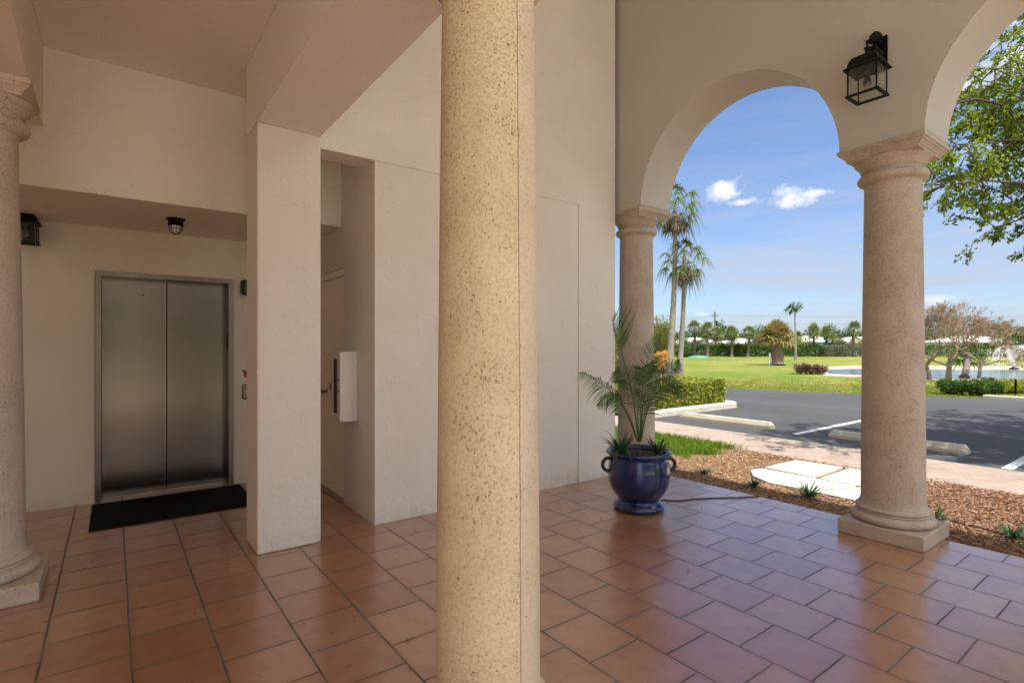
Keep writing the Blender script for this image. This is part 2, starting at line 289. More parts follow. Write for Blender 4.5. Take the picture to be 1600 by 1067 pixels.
# ---------------------------------------------------------------- mesh builder
class MB:
    def __init__(s): s.v = []; s.f = []; s.sm = []
    def add(s, vs, fs, smooth=False):
        o = len(s.v); s.v.extend([tuple(v) for v in vs]); s.f.extend([tuple(i+o for i in f) for f in fs]); s.sm.extend([smooth]*len(fs)); return s
    def box(s, x0, x1, y0, y1, z0, z1):
        v = [(x,y,z) for x in (x0,x1) for y in (y0,y1) for z in (z0,z1)]
        return s.add(v, [(0,1,3,2),(4,6,7,5),(0,4,5,1),(2,3,7,6),(0,2,6,4),(1,5,7,3)])
    def bbox(s, x0, x1, y0, y1, z0, z1, b=.01, seg=2):
        bm = bmesh.new(); bmesh.ops.create_cube(bm, size=1)
        for v in bm.verts:
            v.co = Vector(((x0+x1)/2+v.co.x*(x1-x0), (y0+y1)/2+v.co.y*(y1-y0), (z0+z1)/2+v.co.z*(z1-z0)))
        bmesh.ops.bevel(bm, geom=bm.edges[:], offset=b, segments=seg, profile=.5, affect='EDGES')
        bm.verts.index_update()
        s.add([v.co[:] for v in bm.verts], [[v.index for v in f.verts] for f in bm.faces]); bm.free(); return s
    def lathe(s, prof, c=(0,0), n=32, a0=0, flut=None):
        vs = []
        for r, z in prof:
            for k in range(n):
                a = a0+2*pi*k/n; vs.append((c[0]+r*math.cos(a), c[1]+r*math.sin(a), z))
        fs = [(i*n+k, i*n+(k+1)%n, (i+1)*n+(k+1)%n, (i+1)*n+k) for i in range(len(prof)-1) for k in range(n)]
        s.add(vs, fs, True)
        s.add([vs[k] for k in range(n)][::-1], [tuple(range(n))]); s.add(vs[-n:], [tuple(range(n))]); return s
    def sq(s, prof, c):
        vs = []
        for h, z in prof:
            for a, b in ((-1,-1),(1,-1),(1,1),(-1,1)): vs.append((c[0]+a*h, c[1]+b*h, z))
        fs = [(i*4+k, i*4+(k+1)%4, (i+1)*4+(k+1)%4, (i+1)*4+k) for i in range(len(prof)-1) for k in range(4)]
        fs += [(3,2,1,0), tuple(len(vs)-4+k for k in range(4))]
        return s.add(vs, fs)
    def tube(s, pts, rad, n=6, cap=True):
        pts = [Vector(p) for p in pts]
        if not hasattr(rad, '__len__'): rad = [rad]*len(pts)
        vs = []; up = None
        for i, p in enumerate(pts):
            t = (pts[min(i+1, len(pts)-1)]-pts[max(i-1, 0)])
            if t.length < 1e-9: t = Vector((0,0,1))
            t.normalize()
            if up is None: up = t.orthogonal().normalized()
            up = (up-t*up.dot(t)); up = up.normalized() if up.length > 1e-6 else t.orthogonal().normalized()
            w = t.cross(up)
            for k in range(n):
                a = 2*pi*k/n; vs.append(p+(up*math.cos(a)+w*math.sin(a))*rad[i])
        fs = [(i*n+k, i*n+(k+1)%n, (i+1)*n+(k+1)%n, (i+1)*n+k) for i in range(len(pts)-1) for k in range(n)]
        s.add(vs, fs, True)
        if cap: s.add(vs[:n], [tuple(range(n))[::-1]]); s.add(vs[-n:], [tuple(range(n))])
        return s
    def blade(s, p, d, L, w, droop=.3, seg=3, side=None):
        p = Vector(p); d = Vector(d).normalized()
        sd = Vector(side) if side is not None else d.cross(Vector((0,0,1)))
        if sd.length < 1e-4: sd = Vector((1,0,0))
        sd.normalize(); vs = []
        for i in range(seg+1):
            t = i/seg; q = p+d*L*t+Vector((0,0,-droop*L*t*t)); ww = w*.5*(1-t**1.8)*(.6+.8*min(1, t*3)) if i < seg else 0
            if i < seg: vs += [q-sd*ww, q+sd*ww]
            else: vs.append(q)
        fs = [(2*i, 2*i+1, 2*i+3, 2*i+2) for i in range(seg-1)]+[(2*seg-2, 2*seg-1, 2*seg)]
        return s.add(vs, fs, True)
    def leaves(s, C, L, W, D=None, jit=1.0):
        """C: (n,3) centres; rhombic leaves in random directions"""
        n = len(C)
        if n == 0: return s
        d = rng.normal(size=(n,3)) if D is None else D+rng.normal(size=(n,3))*jit
        d /= np.linalg.norm(d, axis=1)[:,None]
        e = rng.normal(size=(n,3)); e -= d*(e*d).sum(1)[:,None]; e /= np.linalg.norm(e, axis=1)[:,None]
        k = rng.uniform(.65, 1.25, size=(n,1)); nn = np.cross(d, e)*.12*L*k
        a = C-d*L/2*k; b = C+e*W/2*k+nn; c = C+d*L/2*k; f = C-e*W/2*k+nn
        v = np.stack([a,b,c,f], 1).reshape(-1,3); o = len(s.v)
        s.v.extend(map(tuple, v.tolist())); s.f.extend([(o+4*i, o+4*i+1, o+4*i+2, o+4*i+3) for i in range(n)]); s.sm.extend([False]*n)
        return s
    def build(s, name, mat, parent=None, world=True, **tags):
        me = bpy.data.meshes.new(name)
        vs = s.v
        if parent is not None and world:
            l = parent['_abs'] if '_abs' in parent else list(parent.location)
            vs = [(a-l[0], b-l[1], c-l[2]) for a, b, c in vs]
        me.from_pydata(vs, [], s.f); me.polygons.foreach_set('use_smooth', s.sm)
        me.materials.append(M[mat] if isinstance(mat, str) else mat); me.update()
        o = bpy.data.objects.new(name, me); COL.objects.link(o)
        if parent is not None: o.parent = parent; 
        if parent is not None and world: o['_abs'] = [float(x) for x in l]
        for k, v in tags.items(): o[k] = v
        return o
def tag(o, label=None, cat=None, group=None, kind=None):
    if label: o['label'] = label
    if cat: o['category'] = cat
    if group: o['group'] = group
    if kind: o['kind'] = kind
    return o
def thing(name, label, cat, loc=(0,0,0), group=None, rz=0):
    o = bpy.data.objects.new(name, None); o.empty_display_size = .2; COL.objects.link(o); o.location = loc; o.rotation_euler = (0,0,rz)
    return tag(o, label, cat, group)
def copy_tree(o, parent=None):
    c = o.copy(); COL.objects.link(c); c.parent = parent
    for ch in [x for x in COL.objects if x.parent is o]: copy_tree(ch, c)
    return c
def struct(o): o['kind'] = 'structure'; return o
# ---------------------------------------------------------------- ground
def poly(pts, z, name, mat, thick=0):
    b = MB(); n = len(pts)
    if thick:
        b.add([(x,y,z) for x,y in pts]+[(x,y,z-thick) for x,y in pts], [tuple(range(n))]+[(i, i+n, (i+1)%n+n, (i+1)%n) for i in range(n)])
    else: b.add([(x,y,z) for x,y in pts], [tuple(range(n))])
    o = b.build(name, mat)
    bm = bmesh.new(); bm.from_mesh(o.data); bmesh.ops.recalc_face_normals(bm, faces=bm.faces)
    bm.to_mesh(o.data); bm.free(); return o
struct(poly([(-900,-900),(1500,-900),(1500,1500),(-900,1500)], -.165, 'ground', 'lawn'))
# porch floor
struct(MB().box(-4.6, 4.985, -2.6, 6.62, -.14, 0).build('floor', 'terracotta_tile'))
struct(poly([(-9,-2.62),(5.4,-2.62),(5.4,-14),(-9,-14)], -.03, 'bounce_paving', 'bounce_concrete', .12))  # unseen pale paving added to bounce sunlight into the porch
# asphalt : lot whose far edge slants
A1, A2 = G(1140,608), G(1600,622)
far0 = Vector((18.0, 11.6)); 
asp = [(8.95,-12),(8.95,7.62),(13.3,7.62),(13.3,8.2),(12.0,20.0),(15.5,20.4),(17.2,14.5),(18.35,11.0),(19.9,7.5),(21.0,5.0),(22.2,3.6),(25,1.2),(34,-4),(40,-12)]
struct(poly(asp, -.152, 'parking_lot', 'asphalt'))
struct(MB().box(7.46, 8.94, -10, 18, -.17, -.095).build('walkway', 'paver'))
bed = struct(MB().box(4.99, 7.455, -8, 18, -.17, -.085).build('planting_bed', 'mulch_soil'))
# painted bay lines
for x0, x1, y in ((9.9, 15.2, 4.69), (9.3, 15.0, 1.72)):
    o = struct(poly([(x0,y-.06),(x1,y-.06),(x1,y+.06),(x0,y+.06)], -.148, 'bay_line', 'road_paint'))
# pond and its bank
shore = [(1278,573),(1330,571),(1450,571),(1600,572),(1780,573)]
near = [(1780,600),(1600,595),(1450,594.5),(1340,589),(1290,586.5),(1272,580)]
struct(poly([tuple(G(*p)[:2]) for p in shore+near], -.160, 'pond_bank', 'sand'))
w = [(1289,577.5),(1330,576),(1450,577),(1600,578),(1780,579),(1780,594),(1600,592.5),(1450,591.5),(1340,585.5),(1295,583.5)]
struct(poly([tuple(G(*p)[:2]) for p in w], -.155, 'pond', 'water'))
# kerb with rounded nose
k = MB(); prof = [(0,-.17),(.0,-.04),(.03,-.01),(.17,-.01),(.20,-.04),(.20,-.17)]
vs = []; pathk = [(9.0,7.62),(12.8,7.62),(13.05,7.68),(13.2,7.85),(13.25,8.2),(12.0,20.0)]
for i,(x,y) in enumerate(pathk):
    a = Vector(pathk[max(0,i-1)]); b_ = Vector(pathk[min(len(pathk)-1,i+1)]); t_ = (b_-a).normalized(); nrm = Vector((-t_.y, t_.x))
    for o_, z_ in prof: q = Vector((x,y))+nrm*o_; vs.append((q.x,q.y,z_))
m_ = len(prof)
k.add(vs, [(i*m_+j,(i+1)*m_+j,(i+1)*m_+j+1,i*m_+j+1) for i in range(len(pathk)-1) for j in range(m_-1)]+[tuple(range(m_))])
tag(k.build('kerb', 'concrete'), 'pale concrete kerb with rounded corner round the clipped hedge bed', 'kerb')
k = MB(); r0, r1 = G(1535,622), G(1700,624)
k.bbox(r0.x, r0.x+.2, r1.y, r0.y, -.17, -.05, .02)
tag(k.build('kerb', 'concrete'), 'low tan concrete kerb in front of the shrubs across the lot', 'kerb')
struct(poly([(9.0,7.8),(13.0,7.8),(12.9,9.9),(11.5,19),(9,19)], -.07, 'hedge_bed', 'mulch_soil'))
# wheel stops
def wheel_stop(y0, y1, x, label):
    r = thing('wheel_stop', label, 'wheel stop', (x,(y0+y1)/2,-.152), 'concrete wheel stops in the parking bays')
    b = MB(); L = (y1-y0)/2; z=-.152; pr = [(-.085,0),(-.085,.05),(-.055,.125),(.055,.125),(.085,.05),(.085,0)]
    v = []; m=len(pr)
    for yy, sc in ((-L, .55), (-L+.05, 1), (L-.05, 1), (L, .55)):
        for a, h in pr: v.append((x+a, (y0+y1)/2+yy, z+h*sc if h else z))
    b.add(v, [(i*m+j,(i+1)*m+j,(i+1)*m+j+1,i*m+j+1) for i in range(3) for j in range(m-1)]+[tuple(range(m)),tuple(range(3*m,4*m))[::-1]])
    b.build('stop_body', 'concrete_stop', r)
    for yy in (-L*.55, L*.55):
        MB().lathe([(.012,z+.11),(.012,z+.131),(.006,z+.134)], (x,(y0+y1)/2+yy), 8).build('anchor_pin','threshold_metal', r)
wheel_stop(5.25, 7.27, 10.18, 'sunlit concrete wheel stop nearest the clipped hedge')
wheel_stop(2.30, 4.20, 10.15, 'concrete wheel stop in the tree shade behind the stone column')
# stepping slabs
def slab(pts, label):
    b = MB(); n=len(pts); z0,z1=-.10,-.055
    cx=sum(p[0] for p in pts)/n; cy=sum(p[1] for p in pts)/n
    ins=[(cx+(x-cx)*.975, cy+(y-cy)*.975) for x,y in pts]
    b.add([(x,y,z0) for x,y in pts]+[(x,y,z1-.008) for x,y in pts]+[(x,y,z1) for x,y in ins],
      [tuple(range(2*n,3*n))]+[(i,(i+1)%n,n+(i+1)%n,n+i) for i in range(n)]+[(n+i,n+(i+1)%n,2*n+(i+1)%n,2*n+i) for i in range(n)])
    o=b.build('stepping_slab','stepping_slab'); tag(o,label,'paving slab','pale slabs set in the mulch')
    bm=bmesh.new(); bm.from_mesh(o.data); bmesh.ops.recalc_face_normals(bm,faces=bm.faces); bm.to_mesh(o.data); bm.free()
slab([(6.47,2.86),(7.28,2.88),(7.22,3.42),(6.5,3.45)], 'pale slab nearest the lawn patch, on the walkway side')
slab([(5.85,2.62),(6.42,2.40),(6.40,3.44),(6.22,3.48),(5.98,3.32),(5.82,3.05)], 'pale slab with worn rounded corner, beside the third spiky plant')
slab([(6.47,2.05),(7.28,2.10),(7.30,2.80),(6.47,2.79)], 'pale slab near the walkway, half hidden by the column shaft')
slab([(5.83,2.02),(6.41,2.05),(6.42,2.34),(5.84,2.56)], 'smallest pale slab, scattered with mulch beside the column foot')
# mulch chips
def chips(region, n, mat, name, zz, L=.05, seed=1):
    r = np.random.default_rng(seed); C = region(r, n); C[:,2] = zz+np.abs(r.normal(0, .012, len(C)))
    D = r.normal(size=(len(C),3)); D[:,2] *= .22
    return MB().leaves(C, L, L*.35, D, .12).build(name, mat, kind='stuff')
def rect(x0,x1,y0,y1,hole=None):
    def f(r,n):
        C = np.zeros((n,3)); C[:,0]=r.uniform(x0,x1,n); C[:,1]=r.uniform(y0,y1,n)
        if hole: C = C[~hole(C)]
        return C
    return f
def on_slab(C): return (C[:,0]>5.86)&(C[:,0]<7.26)&(C[:,1]>2.06)&(C[:,1]<3.40)
def holes(C):
    g = (C[:,0]>6.25)&(C[:,1]>4.35)
    return (on_slab(C)&(rng.uniform(size=len(C))>.006))|g
chips(rect(4.98,7.47,1.75,7.5,holes), 40000, 'mulch_chips', 'wood_mulch', -.086, .032, 3)
chips(rect(4.98,7.47,-1.2,1.9), 36000, 'red_mulch_chips', 'red_mulch', -.086, .036, 4)
# grass patch beside the path
def grass(region, n, mat, name, z, hmin, hmax, w=.006, seed=5):
    r = np.random.default_rng(seed); C = region(r,n); n=len(C)
    h = r.uniform(hmin,hmax,(n,1)); a=r.uniform(0,2*pi,n); s=np.stack([np.cos(a),np.sin(a),0*a],1)*w*r.uniform(.6,1.3,(n,1))
    lean=r.normal(0,.35,(n,3))*h; lean[:,2]=0
    C[:,2]=z; T=C+lean; T[:,2]=z+h[:,0]; Mid=C+lean*.35; Mid[:,2]=z+h[:,0]*.55
    v=np.stack([C-s,C+s,Mid+s*.8,T,Mid-s*.8],1).reshape(-1,3)
    b=MB(); b.v=list(map(tuple,v.tolist())); b.f=[tuple(5*i+j for j in range(5)) for i in range(n)]; b.sm=[False]*n
    o=b.build(name,mat); o['kind']='stuff'; o['label']=None or ''; del o['label']; return o
def patch(r,n):
    C=np.zeros((n,3)); C[:,0]=r.uniform(6.15,7.46,n); C[:,1]=r.uniform(4.2,9,n)
    e=4.42+.12*np.sin(C[:,0]*9)+r.normal(0,.05,n); e2=6.3+.08*np.sin(C[:,1]*7)+r.normal(0,.05,n)
    return C[(C[:,1]>e)&(C[:,0]>e2)]
grass(patch, 26000, 'grass_blade', 'grass_tufts', -.09, .05, .12, .005)
def lawnedge(r,n):
    # the lawn just beyond the far edge of the lot, densest near the edge
    pts=[Vector(p) for p in ((12.0,20.0),(15.5,20.4),(17.2,14.5),(18.35,11.0),(19.9,7.5),(21.0,5.0),(22.2,3.6),(25,1.2),(30,-1.6))][1:]
    out=[]
    for i in range(n):
        j=r.integers(0,len(pts)-1); t=r.uniform(); a=pts[j]*(1-t)+pts[j+1]*t
        d=(pts[j+1]-pts[j]).normalized(); nn=Vector((-d.y,d.x)); nn = nn if nn.x>0 else -nn
        q=a+nn*(abs(r.normal(0,1))*4.0-.02); out.append((q.x,q.y,0))
    return np.array(out)
grass(lawnedge, 42000, 'grass_far', 'lawn_grass', -.165, .012, .04, .014, 8)
# ---------------------------------------------------------------- porch architecture
def column(cx, cy, rs, mat, label, plinth=.28, ztop=2.955, zb=0.0, ab_h=None, tap=.0235):
    r = thing('stone_column', label, 'column', (cx,cy,zb), 'coquina stone columns')
    MB().bbox(cx-plinth, cx+plinth, cy-plinth, cy+plinth, zb, zb+.108, .009).build('plinth', mat, r)
    def arc(r0, dr, z0, z1, n=8): return [(r0+dr*math.sin(pi*i/n), z0+(z1-z0)*(1-math.cos(pi*i/n))/2) for i in range(n+1)]
    pr = [(.20*rs,.1)]+arc(.225*rs,.05*rs,.104,.178)+[(.240*rs,.179),(.240*rs,.192)]+arc(.222*rs,.022*rs,.193,.228,6)+[(.222*rs,.238),(.218*rs,.246)]
    MB().lathe(pr, (cx,cy), 56).build('base_moulding', mat, r)
    sh = [(.218*rs,.246),(.2105*rs,.262),(.2075*rs,.29)]+[((.2075-tap*((t/16)**1.35))*rs, .29+(2.68-.29)*t/16) for t in range(1,17)]+[(.187*rs,2.70)]
    MB().lathe(sh, (cx,cy), 64).build('shaft', mat, r)
    k = ztop-2.955
    cp = [(.19*rs,2.69)]+[(a,b) for a,b in arc(.195*rs,.036*rs,2.698,2.768)]+[(.194*rs,2.775),(.194*rs,2.795),(.207*rs,2.797),(.207*rs,2.808),(.210*rs,2.812),(.217*rs,2.825),(.228*rs,2.84),(.243*rs,2.853),(.250*rs,2.862),(.250*rs,2.872)]
    cp = [(a, b+k*(b-2.69)/.265) for a,b in cp]
    c = MB().lathe(cp, (cx,cy), 56).build('capital', mat, r)
    q = (ab_h or plinth)/.28
    ab = [(.236,2.870),(.236,2.884),(.243,2.889),(.250,2.900),(.262,2.910),(.272,2.916),(.274,2.926),(.283,2.929),(.283,2.955)]
    ab = [(a*q, b+k*(b-2.69)/.265) for a,b in ab]
    MB().sq(ab, (cx,cy)).build('abacus', mat, r)
    return r
ARX0, ARX1 = 4.565, 5.075
ACX = 4.82
YC = [4.07, 1.55, -.97, -2.60]
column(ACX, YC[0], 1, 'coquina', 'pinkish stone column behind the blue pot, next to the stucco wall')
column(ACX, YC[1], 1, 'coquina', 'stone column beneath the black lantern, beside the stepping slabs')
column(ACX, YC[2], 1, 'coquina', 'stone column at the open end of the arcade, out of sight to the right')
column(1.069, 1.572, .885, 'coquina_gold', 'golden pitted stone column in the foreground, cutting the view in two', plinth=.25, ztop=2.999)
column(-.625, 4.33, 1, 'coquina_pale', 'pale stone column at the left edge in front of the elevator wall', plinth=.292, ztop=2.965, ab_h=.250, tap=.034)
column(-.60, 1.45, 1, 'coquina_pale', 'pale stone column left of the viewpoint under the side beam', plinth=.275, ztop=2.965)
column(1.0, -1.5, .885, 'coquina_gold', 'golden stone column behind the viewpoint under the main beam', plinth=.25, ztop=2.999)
# arch wall helper : profile along Y, thickness in X
def archwall(name, x0, x1, ys, bottom, top, mat):
    b = MB(); n=len(ys); v=[]
    for y in ys:
        z=bottom(y); v += [(x0,y,z),(x1,y,z),(x1,y,top),(x0,y,top)]
    f=[]
    for i in range(n-1):
        o=4*i; p=4*(i+1)
        f += [(o,p,p+3,o+3),(o+1,o+2,p+2,p+1),(o+3,p+3,p+2,o+2)]
    b.add(v,f+[(0,3,2,1),(4*(n-1),4*(n-1)+1,4*(n-1)+2,4*(n-1)+3)])
    b2=[]
    v2=[]; 
    for y in ys:
        z=bottom(y); v2 += [(x0,y,z),(x1,y,z)]
    b.add(v2,[(2*i,2*i+1,2*i+3,2*i+2) for i in range(n-1)], True)
    return b
ys=[4.42]
def bot(y):
    for i in range(2):
        a=YC[i]-.275; c=YC[i+1]+.275
        if c<=y<=a:
            m=(a+c)/2; R=(a-c)/2; return 2.955+math.sqrt(max(0,R*R-(y-m)**2))
    return 2.955
for i in range(2):
    a=YC[i]-.275; c=YC[i+1]+.275; m=(a+c)/2; R=(a-c)/2
    ys += [m+R*math.cos(pi*t/56) for t in range(57)]
ys += [-1.30]
aw=archwall('a',ARX0,ARX1,ys,bot,6.1,None).build('arcade_wall','stucco_arcade_shaded')
tag(aw,'shade-darkened stucco arcade wall with round arches over the stone columns','wall')
# left side beam with flat segmental arch
def bot2(y):
    for a,c in ((4.02,1.73),(1.17,-1.2)):
        if c<=y<=a:
            m=(a+c)/2; R=(a-c)/2; return 2.966+.10*(1-((y-m)/R)**2)
    return 2.966
ys2=[4.919]+[4.02+(1.73-4.02)*t/20 for t in range(21)]+[1.17+(-1.2-1.17)*t/20 for t in range(21)]+[-2.4]
tag(archwall('b',-.905,-.385,ys2,bot2,3.519,None).build('side_beam','stucco_cream'),'cream beam with shallow arches above the left stone column','beam')
# pillar and main beam
tag(MB().bbox(.80,1.235,4.01,4.38,0,2.999,.014,3).build('square_pillar','stucco_wall'),'square cream stucco pillar standing between elevator and service door','pillar')
tag(MB().box(.80,1.235,-2.4,4.38,3.0,6.09).build('main_beam','stucco_beam'),'deep cream stucco beam resting on the square pillar','beam')
# right wall block
w=MB()
w.box(1.70,4.51,4.132,4.86,0,6.09)           # main wall
w.box(1.70,4.51,5.80,6.60,0,6.09)
w.box(1.70,4.51,4.86,5.80,2.165,6.09)
w.box(1.80,4.51,4.86,5.80,0,2.165)
w.box(1.70,4.52,4.120,4.132,2.945,6.09)      # proud upper coat
w.box(3.960,4.52,4.120,4.132,0,2.945)
w.box(1.236,1.70,4.120,4.36,2.945,6.09)      # header over the passage
ww=tag(w.build('stucco_wall','stucco_wall'),'tall pale stucco wall with thin panel joints beside the blue pot','wall')
# elevator wall
e=MB()
e.box(-4.6,-.131,6.25,6.6,0,2.549); e.box(1.02,1.699,6.25,6.6,0,2.549); e.box(-.131,1.02,6.25,6.6,2.146,2.549)
e.box(-.131,1.02,6.47,6.6,0,2.146)
tag(e.build('elevator_wall','stucco_cream'),'cream stucco wall holding the steel elevator entrance','wall')
tag(MB().box(-4.75,-4.601,-2.45,6.6,0,6.09).build('light_block_wall','stucco_cream'),'unseen cream stucco wall added beyond the left side beam to block side light','wall')  # unseen wall added to close the left side against sky light
# ceilings
struct(MB().box(-4.6,1.699,4.92,6.6,2.55,6.09).build('hall_soffit','stucco_ceiling'))
struct(MB().box(-.384,.799,-.55,4.919,3.52,6.09).build('ceiling','stucco_ceiling'))
struct(MB().box(.80,1.235,4.381,4.919,3.52,6.09).build('ceiling','stucco_ceiling'))
struct(MB().box(1.236,1.699,4.361,4.919,3.52,6.09).build('ceiling','stucco_ceiling'))
struct(MB().box(-4.6,-.386,-.55,4.919,3.521,6.09).build('ceiling','stucco_ceiling'))
struct(MB().box(-4.6,.779,-.55,6.6,6.10,6.35).build('roof','stucco_ceiling'))
struct(MB().box(.78,5.30,-2.45,6.6,6.10,6.35).build('roof','stucco_ceiling'))
# ---------------------------------------------------------------- elevator
E=thing('elevator','brushed steel elevator entrance with closed double doors behind the black mat','elevator',(.445,6.3,0))
MB().box(-.128,-.083,6.235,6.40,0,2.143).build('frame_jamb','frame_steel',E)
MB().box(.972,1.017,6.235,6.40,0,2.143).build('frame_jamb','frame_steel',E)
MB().box(-.083,.972,6.235,6.40,2.098,2.143).build('frame_head','frame_steel',E)
d1=MB().bbox(-.083,.4375,6.400,6.43,.015,2.10,.003,1).build('door_panel','steel',E)
MB().lathe([(.009,0),(.009,.004)],(0,0),12).build('key_hole','black_plastic',d1,world=False)
o=[c for c in COL.objects if c.parent is d1][0]; o.rotation_euler=(pi/2,0,0); o.location=(.242-.445,6.3985-6.3,1.95)
MB().bbox(.4405,.972,6.403,6.433,.015,2.10,.003,1).build('door_panel','steel',E)
MB().box(-.083,.972,6.385,6.44,0,.014).build('door_sill','threshold_metal',E)
MB().bbox(.9655,.9715,6.315,6.345,1.42,1.55,.002,1).build('door_sensor','black_plastic',E)
# mat
b=MB().bbox(-.15,1.06,5.31,6.16,.001,.012,.004,1)
tag(b.build('door_mat','black_rubber'),'black rubber mat on the tiles in front of the elevator','mat')
# sign, call plate, dome
s_=thing('elevator_sign','small white notice with red flame symbol right of the elevator','sign',(1.15,6.25,1.16))
MB().bbox(1.075,1.215,6.243,6.249,1.06,1.27,.002,1).build('sign_plate','sign_white',s_)
f=MB(); f.add([(1.115,6.2415,1.125),(1.13,6.2415,1.105),(1.16,6.2415,1.125),(1.172,6.2415,1.16),(1.155,6.2415,1.205),(1.148,6.2415,1.17),(1.13,6.2415,1.195),(1.108,6.2415,1.165)],[tuple(range(8))])
f.build('flame_symbol','sign_red',s_)
f=MB(); f.add([(1.095,6.2405,1.185),(1.105,6.2405,1.195),(1.195,6.2405,1.125),(1.185,6.2405,1.115)],[(0,1,2,3)]); f.build('diagonal_bar','black_plastic',s_)
c_=thing('call_button_plate','small grey call button plate under the white elevator notice','button plate',(1.15,6.25,.96))
MB().bbox(1.10,1.19,6.232,6.249,.88,1.04,.02,3).build('plate','frame_steel',c_)
l=MB().lathe([(.018,0),(.018,.008),(.012,.012)],(0,0),16).build('button','white_enamel',c_,world=False); l.rotation_euler=(pi/2,0,0); l.location=(-.005,-.018,0)
l=thing('wall_speaker','rounded black box high on the wall right of the elevator','wall fixture',(1.13,6.25,2.06))
MB().bbox(1.075,1.20,6.14,6.235,1.98,2.14,.03,4).build('housing','black_plastic',l)
MB().box(1.10,1.175,6.235,6.249,2.0,2.12).build('bracket','black_metal',l)
# cage light on soffit
cl=thing('cage_light','small bulkhead ceiling lamp with wire cage above the elevator','ceiling light',(.44,5.47,2.55))
MB().lathe([(.075,2.549),(.075,2.541),(.058,2.538),(.056,2.505),(.060,2.500),(.060,2.490),(.052,2.488)],(.44,5.47),24).build('lamp_housing','black_metal',cl)
MB().lathe([(.040,2.49),(.042,2.465),(.036,2.442),(.02,2.428),(.004,2.425)],(.44,5.47),20).build('lamp_globe','bulb_glass',cl)
for k_ in range(4):
    a=pi*k_/4; pts=[(.44+.050*math.cos(t)*math.cos(a),5.47+.050*math.cos(t)*math.sin(a),2.488-.075*math.sin(t)) for t in [pi*i/12 for i in range(13)]]
    MB().tube(pts,.0028,5).build('cage_wire','black_metal',cl)
MB().tube([(.44+.047*math.cos(2*pi*i/20),5.47+.047*math.sin(2*pi*i/20),2.462) for i in range(21)],.0028,5,False).build('cage_ring','black_metal',cl)
# lantern (local: wall plane y=0, sticks out to -y)
def lantern(label, loc, rz, sc=1.0, low=False):
    L=thing('wall_lantern',label,'lantern',loc,'black wall lanterns',rz); L.scale=(sc*.9,sc*.9,sc)
    MB().bbox(-.055,.055,-.018,0,*((-.12,.12) if low else (.10,.36)),.006,2).build('backplate','black_metal',L,world=False)
    a=MB(); a.bbox(-.035,.035,-.20,-.018,*((.06,.10) if low else (.20,.24)),.01,2)
    # scrolled hood arm
    pts=[(0,-.015,.33),(0,-.06,.345),(0,-.11,.34),(0,-.16,.31),(0,-.20,.27)]
    if not low: a.tube(pts,[.034,.036,.034,.028,.02],8)
    a.build('arm','black_metal',L,world=False)
    cy=-.27; w0=.10; z0=-.14; z1=.06
    if not low: MB().lathe([(.03,.14),(.018,.16),(.012,.19),(.022,.20),(.022,.208),(.008,.214),(.007,.235),(.013,.245),(.010,.256),(.003,.262)],(0,cy),14).build('finial','black_metal',L,world=False)
    r=MB(); pr=[(.128,z1-.012),(.130,z1-.002),(.108,z1+.010),(.100,z1+.045),(.082,z1+.075),(.05,z1+.092),(.0,z1+.098)]
    v=[]
    for h,z in pr:
        for sx,sy in ((-1,-1),(1,-1),(1,1),(-1,1)): v.append((sx*h,cy+sy*h*.98,z))
    r.add(v,[(i*4+k,i*4+(k+1)%4,(i+1)*4+(k+1)%4,(i+1)*4+k) for i in range(len(pr)-1) for k in range(4)]+[(3,2,1,0)]); r.build('roof','black_metal',L,world=False)
    for sx in (-1,1):
        for sy in (-1,1): MB().box(sx*w0-.005,sx*w0+.005,cy+sy*w0-.005,cy+sy*w0+.005,z0+.006,z1-.012).build('frame_post','black_metal',L,world=False)
    bs=MB()
    for sx in (-1,1): bs.box(sx*(w0+.004)-.012,sx*(w0+.004)+.012,cy-w0-.016,cy+w0+.016,z0-.006,z0+.006)
    for sy in (-1,1): bs.box(-w0+.008,w0-.008,cy+sy*(w0+.004)-.012,cy+sy*(w0+.004)+.012,z0-.006,z0+.006)
    bs.build('base_frame','black_metal',L,world=False)
    for i,(x0,x1,y0,y1) in enumerate(((-w0+.006,w0-.006,cy-w0-.0015,cy-w0+.0015),(-w0+.006,w0-.006,cy+w0-.0015,cy+w0+.0015),(-w0-.0015,-w0+.0015,cy-w0+.006,cy+w0-.006),(w0-.0015,w0+.0015,cy-w0+.006,cy+w0-.006))):
        MB().box(x0,x1,y0,y1,z0+.007,z1-.013).build('glass_pane','glass',L,world=False)
    MB().lathe([(.016,z1-.012),(.016,z1-.045),(.013,z1-.05)],(0,cy),14).build('bulb_socket','white_enamel',L,world=False)
    MB().lathe([(.012,z1-.05),(.016,z1-.065),(.028,z1-.09),(.031,z1-.11),(.026,z1-.13),(.012,z1-.143),(.002,z1-.146)],(0,cy),20).build('bulb','bulb_glass',L,world=False)
    return L
lantern('black square lantern on the arcade wall above the stone column',(4.563,1.545,3.37),-pi/2)
lantern('black lantern under the soffit, half hidden by the left column',(-.585,6.248,2.43),0,.85,True)
